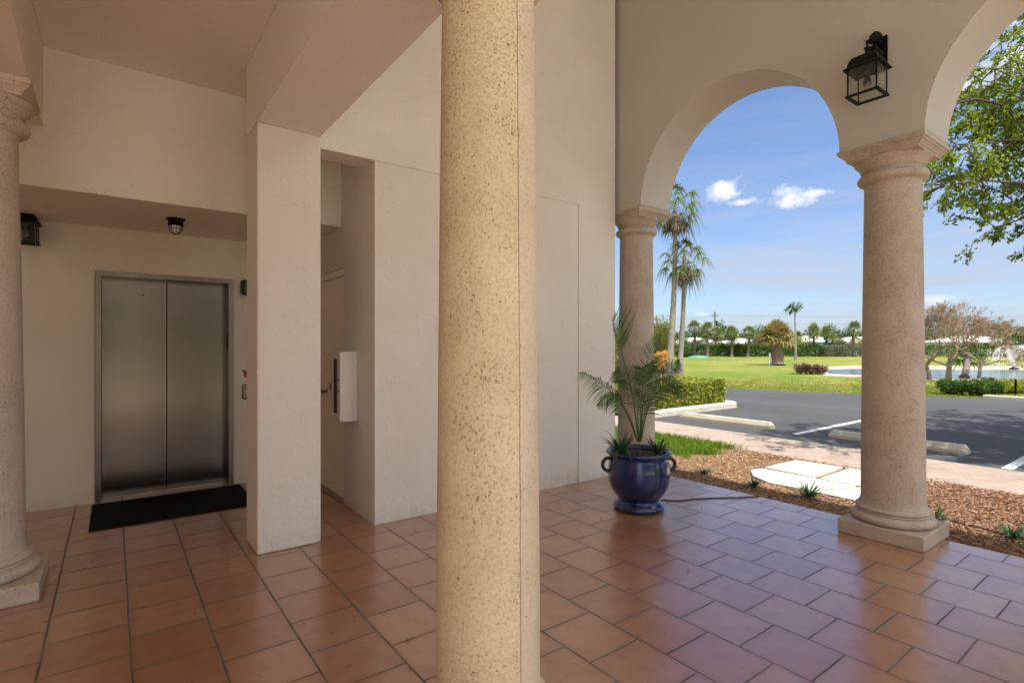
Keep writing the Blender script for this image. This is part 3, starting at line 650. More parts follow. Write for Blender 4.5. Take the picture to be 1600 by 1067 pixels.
# service door on the passage wall (plane X=1.70)
D=thing('service_door','cream steel service door in the passage behind the square pillar','door',(1.74,5.33,0))
MB().box(1.735,1.775,4.90,5.76,.02,2.10).build('door_leaf','door_paint',D)
MB().box(1.712,1.799,4.862,4.90,.0,2.162).build('door_frame','door_paint',D)
MB().box(1.712,1.799,5.76,5.798,.0,2.162).build('door_frame','door_paint',D)
MB().box(1.712,1.799,4.90,5.76,2.105,2.162).build('door_frame','door_paint',D)
MB().box(1.690,1.799,4.902,5.758,.001,.018).build('threshold','threshold_metal',D)
l=MB().lathe([(.025,0),(.012,.012),(.012,.035),(.028,.045),(.03,.06),(.02,.07)],(0,0),16).build('handle','frame_steel',D,world=False); l.rotation_euler=(0,-pi/2,0); l.location=(-.006,.12,.99)
# extinguisher cabinet
C_=thing('fire_extinguisher_cabinet','white metal fire extinguisher cabinet with dark window on the passage wall','cabinet',(1.62,4.64,1.1))
MB().bbox(1.565,1.699,4.51,4.765,.80,1.40,.006,2).build('cabinet_body','white_enamel',C_)
dr=MB(); x0,x1=1.549,1.564
dr.box(x0,x1,4.512,4.59,.805,1.395); dr.box(x0,x1,4.70,4.763,.805,1.395); dr.box(x0,x1,4.59,4.70,.805,.865); dr.box(x0,x1,4.59,4.70,1.335,1.395)
dd=dr.build('cabinet_door','white_enamel',C_)
MB().box(1.555,1.559,4.59,4.70,.865,1.335).build('window','window_dark',dd)
for z in (1.05,1.15): MB().bbox(1.540,1.549,4.545,4.558,z,z+.015,.002,1).build('hinge','black_metal',dd)
MB().bbox(1.535,1.549,4.74,4.755,1.06,1.12,.003,1).build('latch','frame_steel',dd)
# ---------------------------------------------------------------- blue pot and plants
PX,PY=3.77,3.155
pot=thing('plant_pot','large glazed cobalt blue pot with ring handles on the tiles','pot',(PX,PY,0))
pr=[(.02,0.002),(.205,.002),(.222,.012),(.225,.035),(.212,.055),(.190,.07),(.178,.085),(.185,.10),(.222,.145),(.252,.20),(.268,.26),(.272,.32),(.268,.38),(.260,.43),(.254,.455),(.256,.47),(.272,.480),(.288,.492),(.290,.508),(.280,.520),(.262,.522),(.248,.512),(.243,.49),(.243,.46)]
MB().lathe(pr,(PX,PY),64).build('pot_body','blue_glaze',pot)
MB().lathe([(.02,.478),(.12,.482),(.243,.474)],(PX,PY),32).build('pot_soil','soil',pot)
ca=Vector((CX,-CY,0))
for sg in (-1,1):
    c=Vector((PX,PY,.405 if sg<0 else .36+.01))+ca*sg*(.262)
    c=Vector((PX,PY,.39))+ca*sg*.268
    pts=[c+ca*sg*(.052*math.sin(t))*1.05+Vector((0,0,.058*math.cos(t))) for t in [pi*(-.08)+pi*1.16*i/16 for i in range(17)]]
    MB().tube(pts,.0165,10).build('handle','glaze_dark',pot)
palm=thing('potted_palm','young feather palm with thin dark fronds growing in the blue pot','palm',(PX,PY,.48))
D0=4.78
def frond(pts, L0, droop, n=24, sides=(1,1), w=.013, flat=None, start=.25, fold=0.3):
    b=MB(); P3=[P(x,y,D0+dz) for x,y,dz in pts]
    # Catmull-Rom
    C=[]; q=[P3[0]*2-P3[1]]+P3+[P3[-1]*2-P3[-2]]
    for i in range(1,len(q)-2):
        for t in np.linspace(0,1,9)[:-1]:
            a,b_,c,d=q[i-1],q[i],q[i+1],q[i+2]
            C.append(.5*((2*b_)+(c-a)*t+(2*a-5*b_+4*c-d)*t*t+(3*b_-a-3*c+d)*t**3))
    C.append(P3[-1]); m=len(C)
    b.tube(C,[.0075*(1-.8*i/(m-1)) for i in range(m)],5)
    view=Vector((CY,CX,0))
    for k_ in range(n):
        t=start+(1-start)*(k_+.5)/n; i=min(m-2,int(t*(m-1))); fr=t*(m-1)-i; p=C[i].lerp(C[i+1],fr); T=(C[i+1]-C[i]).normalized()
        base=(flat or view)
        for sd in (-1,1):
            use=sides[0] if sd<0 else sides[1]
            if use<=0: continue
            side=T.cross(base).normalized()*sd
            nor=base*random.uniform(-.35,.1)
            env=math.sin(pi*min(1,.18+.80*((t-start)/(1-start))))**.7
            L=L0*use*env*random.uniform(.85,1.1)
            d=(side*(1-fold*t)+T*(.35+.55*t)+nor).normalized()
            b.blade(p,d,L,w*random.uniform(.7,1.05),droop*random.uniform(.6,1.3),4,side=d.cross(base).normalized()+Vector((random.gauss(0,.35),random.gauss(0,.35),random.gauss(0,.35)))) 
    return b
FR=[
 ([(998,690,0),(988.5,618,-.03),(974.7,563,-.07),(965.8,533,-.1),(957,497,-.12)],.25,-.1,13,(1.25,.18),.62),
 ([(996,688,0),(982.6,653,-.08),(966.8,626,-.18),(943,602,-.28),(906,581,-.36)],.17,.55,22,(.8,1.0),.40),
 ([(998,690,0),(997,640,.02),(1000,600,.02),(1001,575,-.05),(1008,590,-.15)],.27,.10,24,(1.2,.55),.25),
 ([(1000,688,0),(1008,644,.08),(1028,600,.2),(1045.6,578,.3),(1062,566,.36)],.17,.18,24,(1,1),.30),
 ([(1000,688,0),(1002,628,.1),(1006,585,.15),(1016,551,.2),(1031,522,.25)],.17,.12,18,(.9,.9),.38),
 ([(1001,689,0),(1012,640,-.1),(1028,612,-.22),(1046,600,-.3),(1062,606,-.36)],.19,.30,24,(1,1),.2),
 ([(996,689,0),(985,655,-.15),(970,627,-.25),(955,618,-.32),(934,633,-.38)],.12,.6,14,(.9,.9),.5),
 ([(998,690,0),(992,640,.1),(985,606,.16),(975,590,.22),(962,580,.28)],.20,.15,20,(1,.9),.25),
 ([(999,690,0),(1003,650,-.12),(1008,610,-.2),(1012,585,-.25),(1022,572,-.3)],.17,.2,20,(.9,.9),.25),
]
for pts,L0,dr_,n,sd,st in FR: frond(pts,L0*1.0,dr_,int(n*1.3),sd,.0115,None,st).build('frond','leaf_indoor',palm)
MB().tube([(PX,PY,.478),(PX+.005,PY,.52),(PX+.003,PY,.57)],[.022,.020,.016],10).build('stem','bark',palm)
def spiky(name,label,cat,c,n,L,w,mat,group,seed,up=1.0):
    random.seed(seed); r=thing(name,label,cat,c,group); b=MB()
    for i in range(n):
        a=random.uniform(0,2*pi); e=random.uniform(.45,1.9)*up
        d=(math.cos(a),math.sin(a),e*1.3); q=Vector(c)+Vector((math.cos(a),math.sin(a),0))*random.uniform(0,.02)
        b.blade(q,d,L*random.uniform(.6,1.15),w,random.uniform(.25,.75),5)
    b.build('leaf_blades',mat,r)
    return r
lp=P(971,698,4.72); rp=P(1028,700,4.74)
spiky('spider_plant','arching strappy plant at the left rim of the blue pot','plant',(lp.x,lp.y,.49),60,.36,.015,'leaf_liriope','strappy plants in the blue pot',11)
spiky('spider_plant','strappy plant at the right rim of the blue pot','plant',(rp.x,rp.y,.49),46,.30,.015,'leaf_liriope','strappy plants in the blue pot',12)
for (px,py,lab,n,L) in ((1100.5,741,'small spiky plant in the mulch, nearest the lawn patch',34,.17),(1178,762,'small spiky plant in the mulch just left of the stepping slabs',34,.17),
        (1263,778,'largest spiky plant, standing in front of the stepping slabs',46,.25),(1462,812,'spiky plant in the mulch peeping out right behind the column foot',30,.17),(1582,842,'spiky plant at the floor edge, rightmost in the mulch',44,.20)):
    g=G(px,py,-.085); spiky('lily_turf',lab,'plant',(g.x,g.y,-.085),int(n*1.3),L*1.25,.012,'leaf_liriope','spiky plants along the floor edge',int(px))
# cable
cp=[(1030,783),(1036,780),(1048,781.5),(1062,782),(1085,779),(1115,777.5),(1150,777),(1184,775)]
pts=[G(x,y,.006) for x,y in cp]; q=[]
for i in range(len(pts)-1):
    for t in range(4): q.append(pts[i].lerp(pts[i+1],t/4))
q.append(pts[-1]); q.append(q[-1]+Vector((.12,-.03,-.05)))
tag(MB().tube(q,.0055,6).build('cable','cable_black'),'thin black cable lying on the tiles between pot and mulch','cable')
hp=[G(x,y,-.07) for x,y in ((1480,812),(1505,818),(1535,825),(1570,834),(1610,842))]
tag(MB().tube(hp,.008,6).build('irrigation_hose','cable_black'),'thin dark irrigation hose in the mulch right of the column','hose')
# fallen leaves
for px,py,lab in ((1075,890,'dry leaf on the tiles below the blue pot'),(1330,928,'small red leaf on the tiles left of the column plinth'),(372,953,'dark leaf fragment on the tiles in front of the mat'),
        (549,838,'dark leaf near the foot of the pale wall'),(636,999,'dry leaf on the tiles left of the foreground column')):
    g=G(px,py,.004); b=MB(); a=random.uniform(0,6); u=Vector((math.cos(a),math.sin(a),0)); v=Vector((-u.y,u.x,0)); Ls=.020
    b.add([g-u*Ls,g-v*.006+Vector((0,0,.004)),g+u*Ls+Vector((0,0,.008)),g+v*.007+Vector((0,0,.005)),g+Vector((0,0,.001))],[(0,1,4),(1,2,4),(2,3,4),(3,0,4)])
    tag(b.build('fallen_leaf','dry_leaf'),lab,'leaf','dry leaves on the tiled floor')
# ---------------------------------------------------------------- vegetation
def hedge(name,label,cat,loc_pts,h,w,n,L,mat,zb=-.15,group=None,rough_=.08,core='bark',top=.06,seed=1):
    """hedge along a polyline"""
    r_=np.random.default_rng(seed); pts=[Vector(p) for p in loc_pts]
    c0=pts[0]; R=thing(name,label,cat,(c0.x,c0.y,zb),group)
    seg=[(pts[i+1]-pts[i]).length for i in range(len(pts)-1)]; tot=sum(seg); C=[]; core_b=MB()
    for i in range(len(pts)-1):
        d=(pts[i+1]-pts[i]).normalized(); nn=Vector((-d.y,d.x)); m=int(n*seg[i]/tot)
        t=r_.uniform(0,seg[i],m); face=r_.uniform(0,1,m)
        u=r_.uniform(-1,1,m); z=r_.uniform(.06,1,m)
        a=face<.42; b_=(face>=.42)&(face<.55); c_=face>=.55
        side=np.where(a,-1+np.abs(r_.normal(0,.12,m)),np.where(b_,1-np.abs(r_.normal(0,.12,m)),u)); z=np.where(c_,1-np.abs(r_.normal(0,.10,m)),z)
        lump=.12*np.sin(t*2.3+i)+.08*np.sin(t*5.1+1.7)+r_.normal(0,rough_,m)
        zz=zb+h*z*(1+lump*.5*z)
        X=pts[i].x+d.x*t+nn.x*side*w/2*(1+lump*.4); Y=pts[i].y+d.y*t+nn.y*side*w/2*(1+lump*.4)
        C.append(np.stack([X,Y,zz],1))
        # end caps
        m2=max(4,int(m*.10)); 
        for e,sg in ((pts[i],-1),(pts[i+1],1)):
            if (i==0 and sg<0) or (i==len(pts)-2 and sg>0):
                u=r_.uniform(-1,1,m2); z=r_.uniform(.05,1,m2); o=np.abs(r_.normal(0,.05,m2))
                C.append(np.stack([e.x+nn.x*u*w/2+d.x*sg*o,e.y+nn.y*u*w/2+d.y*sg*o,zb+h*z],1))
        # stems
        for k_ in range(int(seg[i]*5)):
            tt=r_.uniform(0,seg[i]); uu=r_.uniform(-.35,.35); b0=Vector((pts[i].x+d.x*tt+nn.x*uu*w,pts[i].y+d.y*tt+nn.y*uu*w,zb))
            core_b.tube([b0,b0+Vector((r_.normal(0,.06),r_.normal(0,.06),h*.5)),b0+Vector((r_.normal(0,.12),r_.normal(0,.12),h*.9))],[.012,.009,.004],4)
    C=np.concatenate(C)
    MB().leaves(C,L,L*.55).build('foliage',mat,R); core_b.build('stems',core,R)
    return R
hedge('clipped_hedge','clipped yellow green hedge behind the kerb beside the parking bay','hedge',[(9.1,8.75),(12.95,8.75)],.60,1.55,17000,.065,'leaf_hedge',-.08,seed=2)
hedge('clipped_hedge','stretch of the hedge running on towards the palms behind the blue pot','hedge',[(9.6,9.6),(9.9,14.5)],.60,1.4,5000,.07,'leaf_hedge',-.08,seed=3)
def xy(px,d): p=P(px,540,d); return (p.x,p.y)
# shrubs across the lot, right
def bush(name,label,cat,px,d,rx,h,n,L,mat,group=None,seed=1,zb=-.16,D=None,ry=None):
    r_=np.random.default_rng(seed); x,y=xy(px,d); R=thing(name,label,cat,(x,y,zb),group); 
    nl=max(5,int(n/350)); C=[]
    for k_ in range(nl):
        a=r_.uniform(0,2*pi); q=r_.uniform(0,.6)**.7; cx=x+math.cos(a)*rx*q; cy=y+math.sin(a)*(ry or rx)*q; cz=zb+h*r_.uniform(.25,.72); rr=r_.uniform(.28,.5)
        m=n//nl; v=r_.normal(size=(m,3)); v/=np.linalg.norm(v,axis=1)[:,None]; v*=r_.uniform(.55,1.0,(m,1))
        v[:,0]*=rx*rr*1.2; v[:,1]*=(ry or rx)*rr*1.2; v[:,2]*=h*rr*.85
        C.append(v+np.array([cx,cy,cz]))
    C=np.concatenate(C); C[:,2]=np.maximum(C[:,2],zb+.02)
    MB().leaves(C,L,L*.5).build('foliage',mat,R)
    b=MB()
    for k_ in range(7):
        a=r_.uniform(0,2*pi); b.tube([(x,y,zb),(x+math.cos(a)*rx*.3,y+math.sin(a)*rx*.3,zb+h*.4),(x+math.cos(a)*rx*.6,y+math.sin(a)*rx*.6,zb+h*.75)],[.03,.02,.008],5)
    b.build('stems','bark',R); return R
g_='low shrubs along the far side of the lot'
sl=['low bright green shrub at the foot of the bare tree','broad leaved green shrub right of the bare tree trunk','low green shrub in the middle of the row across the lot','low yellow green shrub left of the black post','low yellow green shrub right of the black post','last low shrub of the row, cut by the right picture edge']
for i,(px,d,rx,h) in enumerate(((1495,17.6,.50,.50),(1517,17.4,.48,.58),(1543,17.9,.5,.5),(1566,18.2,.5,.48),(1592,18.2,.5,.5),(1625,18.3,.55,.5))):
    bush('low_shrub',sl[i],'shrub',px,d,rx,h,2600,.085 if i<3 else .065,'leaf_shrub_bright' if i<3 else 'leaf_hedge',g_,20+i,-.15)
x,y=xy(1587,17.5); b=MB().lathe([(.03,-.16),(.03,.30),(.036,.31),(.036,.33),(.01,.35)],(x,y),12)
tag(b.build('bollard','black_metal'),'short black post among the low shrubs at the right','post')
# fan palms
def fanleaf(b, base, d, pet, R, nseg, droop, w, curl=.25, xd=.08):
    d=Vector(d).normalized(); tip=Vector(base)+d*pet+Vector((0,0,-droop*pet*.35))
    b.tube([base,(Vector(base)+tip)/2+Vector((0,0,.05*pet)),tip],[.014*R,.011*R,.009*R],3,False)
    sd=d.cross(Vector((0,0,1))); sd = sd.normalized() if sd.length>1e-3 else Vector((1,0,0)); up=sd.cross(d).normalized()
    for k_ in range(nseg):
        a=(k_/(nseg-1)-.5)*pi*1.25; dd=(d*math.cos(a)+sd*math.sin(a)+up*random.uniform(-.05,.15)).normalized()
        b.blade(tip,dd,R*(1-.25*abs(a)/2)*random.uniform(.85,1.15),w*random.uniform(.7,1.2),(droop+xd)*random.uniform(.6,1.5)+curl*abs(a)/2,4,side=dd.cross(up))
def fanpalm(name,label,cat,base,top,r0,r1,nl,pet,R,mat,dead=0,group=None,seed=1,trunk='palm_trunk_grey',nseg=9,w=.05,emin=-.6,emax=1.3,skirt=0,deadmat='leaf_dead',xd=.08):
    random.seed(seed); base=Vector(base); top=Vector(top); T=thing(name,label,cat,base,group)
    pts=[];rad=[]
    for i in range(13):
        t=i/12; p=base.lerp(top,t); bow=(top-base).cross(Vector((0,0,1)))
        pts.append(p+Vector((math.sin(t*pi)*.02*(top-base).length,0,0))); rad.append((r0+(r1-r0)*t+ (r0*.55*max(0,1-t*9)))*(1+.05*math.sin(i*5)))
    MB().tube(pts,rad,10).build('trunk',trunk,T)
    b=MB()
    for i in range(nl):
        az=i*2.39996+random.uniform(-.3,.3); el=emin+(emax-emin)*((i+.5)/nl)
        d=(math.cos(az)*math.cos(el),math.sin(az)*math.cos(el),math.sin(el))
        fanleaf(b,top+Vector((0,0,random.uniform(-.1,.1)*R)),d,pet*random.uniform(.8,1.15),R*random.uniform(.85,1.1),nseg,(.35 if xd>.1 else .15)+.30*max(0,1-el)*(1 if xd>.1 else .5),w,xd=xd)
    b.build('crown',mat,T)
    if dead or skirt:
        b=MB()
        for i in range(dead+skirt):
            az=random.uniform(0,2*pi); el=random.uniform(-1.25,-.75)
            d=(math.cos(az)*math.cos(el),math.sin(az)*math.cos(el),math.sin(el))
            fanleaf(b,top+Vector((0,0,-random.uniform(0.05,.5)*pet)),d,pet*random.uniform(.5,.9),R*.8,max(5,nseg-3),.5,w*.8,.1)
        b.build('dead_fronds',deadmat,T)
    return T
dA=31.0
bA=G(1045,583); tA=P(1055,320,dA)
fanpalm('tall_fan_palm','taller of the twin fan palms on the lawn, its crown touching the arch','palm tree',(bA.x,bA.y,-.16),tA,.20,.105,24,1.05,.80,'leaf_washingtonia',0,'twin fan palms on the lawn',31,nseg=13,w=.06,skirt=34,emin=-.75,xd=.35)
bB=G(1061,582.5); tB=P(1069,400,dA+.6)
fanpalm('tall_fan_palm','shorter of the twin fan palms, right of and behind the taller one','palm tree',(bB.x,bB.y,-.16),tB,.17,.10,24,1.0,.80,'leaf_washingtonia',0,'twin fan palms on the lawn',33,nseg=13,w=.06,skirt=18,emin=-.85,xd=.35)
# row of cabbage palms by the far hedge
row=[(1085,512,76,1.0,'leftmost cabbage palm of the far row, close right of the twin trunks'),(1105,515,74,1.0,'second cabbage palm of the far row, above the teal cover'),(1118,521,82,.9,'smaller cabbage palm of the far row at the foot of the utility pole'),(1143,521,76,.95,'cabbage palm of the far row, first one right of the utility pole'),
 (1168,519,76,1.0,'cabbage palm of the far row, left of the stout brown palm'),(1187,526,80,.75,'small cabbage palm of the far row beside the stout brown palm crown'),(1245,526,84,.8,'small cabbage palm behind the slender tall palm'),
 (1274,518,78,1.0,'cabbage palm in front of the teal house, left one of a pair'),(1289,519,80,1.0,'cabbage palm in front of the teal house, right one of a pair'),(1303,527,88,.7,'low cabbage palm between the two far roofs'),(1332,514,78,1.1,'cabbage palm of the far row next to the right stone column'),
 (1573,516,76,1.05,'cabbage palm right of the bare tree by the fountain'),(1596,520,74,1.0,'cabbage palm cut by the right picture edge'),(1035,522,80,1.0,'cabbage palm of the far row left of the twin trunks')]
proto=[]
for v_ in range(3):
    random.seed(50+v_); proto.append(None)
for i,(px,py,d,sc,lab) in enumerate(row):
    t=P(px,py,d); x,y=xy(px,d)
    if i<4:
        T=fanpalm('cabbage_palm',lab,'palm tree',(x,y,-.16),(x,y,t.z),.17,.15,34,.75*sc,.80*sc,'leaf_palm',0,'cabbage palms along the far hedge',60+i,'sabal_trunk',8,.11,-.7,1.45,skirt=6)
        row_h=t.z+.16; proto.append((T,row_h)) 
    else:
        T0,h0=[p for p in proto if p][i%4]; c=copy_tree(T0); c.location=(x,y,-.16); c.rotation_euler=(.05*math.sin(i*2.1),.06*math.cos(i*1.7),i*1.3); s_h=(t.z+.16)/h0
        c.scale=(sc,sc,s_h); c['label']=lab
# stout brown palm
bb=G(1215,570.5); 
fanpalm('stout_palm','stout thick trunked palm with browning crown standing alone on the lawn','palm tree',(bb.x,bb.y,-.16),P(1213,527,44.2),.42,.46,90,.95,.85,'leaf_yellowbrown',0,None,81,'sabal_trunk',10,.10,-.35,1.5,skirt=6,deadmat='leaf_brown')
# slender tall palm with few fronds swept left
x,y=xy(1243,60); sp=thing('slender_palm','slender tall palm with a few wind swept fronds on the lawn','palm tree',(x,y,-.16))
tp=P(1242,487,60); MB().tube([(x,y,-.16),(x,y,2.5),tp],[.14,.10,.08],8).build('trunk','palm_trunk_grey',sp)
b=MB(); random.seed(4)
def feather(b,base,pts,L,n,w):
    C=[Vector(p) for p in pts]; q=[]
    for i in range(len(C)-1):
        for t in range(5): q.append(C[i].lerp(C[i+1],t/5))
    q.append(C[-1]); b.tube(q,.03,3,False)
    for i in range(1,len(q)):
        T=(q[i]-q[i-1]).normalized()
        for sg in (-1,1):
            for r_ in range(2):
                sd=T.cross(Vector((CY,CX,0))).normalized()*sg
                b.blade(q[i],(sd*.6+T*.6+Vector((random.uniform(-.2,.2),random.uniform(-.2,.2),-.35))),L*random.uniform(.7,1),w,.4,2)
for tip,mid in (((1227,484),(1234,477)),((1231,480),(1237,474)),((1240,472),(1241,480)),((1250,472),(1247,480)),((1252,478),(1248,482)),((1233,488),(1238,482)),((1246,474),(1244,481))):
    feather(b,tp,[tp,P(*mid,60+random.uniform(-.4,.4)),P(*tip,60+random.uniform(-.8,.8))],.42,8,.09)
b.build('crown','leaf_far_hedge',sp)
# far hedge: several stretches
hz=[(1060,1140,78,.0,'leaf_far_hedge','dark green stretch of the far hedge below the palms left of the pole'),(1140,1205,78,0,'leaf_far_hedge','dark green stretch of the far hedge left of the stout palm'),(1205,1283,78,0,'leaf_far_hedge','dark green stretch of the far hedge between stout palm and teal house'),
    (1284,1420,78,0,'leaf_dry_hedge','dry grey green stretch of the far hedge below the teal house')]
for i,(a,b_,d,z,m,lab) in enumerate(hz):
    hedge('far_hedge',lab,'hedge',[xy(a,d),xy(b_,d+.3)],1.58 if i<3 else 1.45,1.5,5200,.26,m,-.16,'far hedge beyond the lawn',rough_=.22,seed=40+i)
hedge('far_hedge','stretch of the far hedge behind the fountain at the right edge','hedge',[xy(1420,78),xy(1700,76)],1.6,1.5,9000,.26,'leaf_far_hedge',-.16,'far hedge beyond the lawn',seed=47)
hedge('far_hedge','stretch of the far hedge left of the twin palms, behind the column','hedge',[xy(900,80),xy(1060,78)],1.6,1.5,9000,.26,'leaf_far_hedge',-.16,'far hedge beyond the lawn',seed=48)
# tree line far behind (a mass)
C=[]
for px in range(860,2000,5):
    d=150+rng.normal(0,8); n=170; x,y=xy(px+rng.normal(0,3),d); hh=6.5+6.5*abs(math.sin(px*.11)*math.sin(px*.037+1))**.8+rng.uniform(0,1.5)
    v=rng.normal(size=(n,3)); v/=np.linalg.norm(v,axis=1)[:,None]; v*=rng.uniform(.2,1,(n,1))**.5*np.array([1.5,1.5,.62*hh*.5]); v[:,2]+=.31*hh; C.append(v+np.array([x,y,0]))
MB().leaves(np.concatenate(C),.7,.4).build('far_trees','leaf_far_hedge',kind='stuff')
hedge('tall_hedge','tall dark green hedge across the paving behind the viewpoint','hedge',[(-14,-24),(12,-24)],5.0,2.0,14000,.3,'leaf_far_hedge',-.16,seed=77)
for i,(px,w_,h_) in enumerate(((1068,1.6,2.9),(1098,1.3,2.3),(1126,1.5,2.6),(1156,1.2,2.5),(1181,1.4,2.7),(1258,1.5,2.5),(1300,1.1,2.2),(1318,1.2,2.6),(1345,1.4,2.4),(1585,1.6,2.6))):
    bush('hedge_shrub',['loose shrub rising over the far hedge behind the twin palms','loose shrub over the far hedge above the teal cover','loose shrub over the far hedge just right of the utility pole','loose shrub over the far hedge between two cabbage palms','loose shrub over the far hedge left of the stout palm','loose shrub over the far hedge just right of the slender palm','low loose shrub between the teal house and its neighbour','loose shrub over the far hedge left of the last palm before the column','loose shrub over the far hedge beside the stone column','loose shrub behind the pond at the right edge'][i],'shrub',px,80+i%3,w_*1.5,h_*1.25,1900,.24,('leaf_far_hedge','leaf_palm','leaf_yellow')[i%3],'loose shrubs over the far hedge',120+i,-.16)
# houses
def house(px0,px1,d,depth,hw,hr,wall,label,rot=0):
    x0,y0=xy(px0,d); x1,y1=xy(px1,d); c=Vector(((x0+x1)/2,(y0+y1)/2,-.16)); wd=math.hypot(x1-x0,y1-y0)
    R=thing('house',label,'house',c,'low houses beyond the hedge',math.atan2(y1-y0,x1-x0)+rot)
    MB().box(-wd/2,wd/2,0,depth,0,hw).build('walls',wall,R,world=False)
    e=.5; b=MB(); v=[(-wd/2-e,-e,hw),(wd/2+e,-e,hw),(wd/2+e,depth+e,hw),(-wd/2-e,depth+e,hw),(-wd/2-e,-e,hw-.18),(wd/2+e,-e,hw-.18),(wd/2+e,depth+e,hw-.18),(-wd/2-e,depth+e,hw-.18),(-wd/2+depth*.45,depth/2,hw+hr),(wd/2-depth*.45,depth/2,hw+hr)]
    b.add(v,[(0,1,9,8),(1,2,9),(2,3,8,9),(3,0,8),(0,4,5,1),(1,5,6,2),(2,6,7,3),(3,7,4,0),(7,6,5,4)]); b.build('roof','white_roof',R,world=False)
    k_=max(2,int(wd/3))
    for i in range(k_):
        xx=-wd/2+wd*(i+.5)/k_; f=MB().box(xx-.6,xx+.6,-.05,.02,1.0,2.1).build('window','white_paint',R,world=False)
        MB().box(xx-.52,xx+.52,-.07,-.051,1.08,2.02).build('pane','window_dark',f,world=False)
house(1062,1132,96,8,2.10,1.05,'pale_wall','white roofed house seen between the twin palms and the utility pole')
house(1140,1200,99,8,2.05,1.05,'pale_wall','white roofed house behind the palms left of the stout palm')
house(1252,1312,94,8,2.40,1.15,'teal_wall','teal walled house with white roof right of the slender palm')
house(1321,1400,97,8,2.25,1.05,'teal_wall','white roofed house partly hidden by the right stone column')
house(1500,1582,97,8,2.35,1.35,'pale_wall','white roofed house behind the fountain right of the bare tree')
# utility poles and wires
def pole(px,py,d,label):
    x,y=xy(px,d); t=P(px,py,d); R=thing('utility_pole',label,'utility pole',(x,y,-.16),'utility poles beyond the houses')
    MB().tube([(x,y,-.16),(x,y,t.z)],[.22,.17],8).build('pole','pole_wood',R)
    u=Vector((CX,-CY,0)); c=Vector((x,y,t.z-1.0)); MB().tube([c-u*.7,c+u*.7],.08,5).build('crossarm','pole_wood',R)
    for k_ in (-.6,0,.6): q=c+u*k_; MB().tube([q,q+Vector((0,0,.35))],.06,5).build('insulator','black_plastic',R)
    MB().tube([(x+.3,y-.2,t.z-3.0),(x+.3,y-.2,t.z-2.0)],.25,8).build('transformer','black_metal',R)
    return c
c1=pole(1117,487,118,'dark utility pole rising above the palms beside the small cloud'); c0=pole(1026,493,125,'utility pole just right of the shaft of the far column'); c2=pole(1700,487,112,'utility pole beyond the right edge of the picture')
for a,b_ in ((c0,c1),(c1,c2)):
    for dz,lab in ((.35,'upper'),(-1.2,'lower')):
        pts=[a.lerp(b_,t/16)+Vector((0,0,dz-1.0*4*(t/16)*(1-t/16)*.6)) for t in range(17)]
        tag(MB().tube(pts,.022,4).build('power_line','black_plastic'),'%s thin power line %s the dark utility pole'%(lab,'left of' if a is c0 else 'right of'),'power line','power lines in the distance')
# teal cover & white post
x,y=xy(1091,74); b=MB().lathe([(1.4,-.16),(1.3,-.04),(.9,.05),(.3,.09)],(x,y),18); tag(b.build('pond_cover','teal_plastic'),'low teal cover lying on the grass before the far hedge','cover')
x,y=xy(1203,44.0); b=MB().bbox(x-.06,x+.06,y-.06,y+.06,-.16,.78,.01,1); b.sq([(.075,.78),(.075,.81),(.01,.86)],(x,y)); tag(b.build('marker_post','white_paint'),'white marker post left of the stout palm','post')
# dead brown bushes on the lawn
def deadbush(px,d,r,h,label,seed):
    random.seed(seed); x,y=xy(px,d); R=thing('dry_bush',label,'bush',(x,y,-.16),'dry bushes at the pond edge'); b=MB(); q=MB()
    for i in range(170):
        a=random.uniform(0,2*pi); rr=random.uniform(0,r*.6); p=Vector((x+math.cos(a)*rr,y+math.sin(a)*rr,-.16+random.uniform(0,h*.45)))
        d_=(math.cos(a)*random.uniform(.3,1),math.sin(a)*random.uniform(.3,1),random.uniform(.3,1.2)); b.blade(p,d_,h*random.uniform(.4,.75),.07,.35,3)
    for i in range(8):
        a=random.uniform(0,2*pi); q.tube([(x,y,-.16),(x+math.cos(a)*r*.5,y+math.sin(a)*r*.5,h*.45)],[.03,.01],4)
    b.build('foliage','leaf_redbrown',R); q.build('stems','twig_brown',R)
deadbush(1251,30.5,.55,.95,'dry reddish bush on the lawn, left one of the clump before the pond',1)
deadbush(1268,30.3,.55,.88,'dry reddish bush in the middle of the clump before the pond',2)
deadbush(1282,30.2,.50,.80,'dry reddish bush at the right of the clump, touching the pond',3)
# left side planting behind column 1 and by the palms
bush('flowering_shrub','tall speckled shrub showing in the gap between wall and column','shrub',972,12.5,.42,2.3,5200,.07,'leaf_yellow',None,91)
bush('yellow_tree_shrub','loose yellow green shrub left of the twin palm trunks','shrub',1029,34,1.35,3.2,5200,.13,'leaf_yellow',None,92)
bush('croton','orange croton bush glowing beside the twin palm trunks','shrub',1032,31,.52,1.35,2600,.12,'leaf_orange',None,93)
bush('green_shrub','round dark green shrub right of the twin trunks by the far hedge','shrub',1073,74,1.5,2.4,1800,.22,'leaf_far_hedge',None,94)
struct(poly([tuple(G(*p)[:2]) for p in ((1012,588),(1020,580),(1050,577),(1066,580),(1067,586),(1050,590))],-.158,'palm_bed','mulch_soil'))
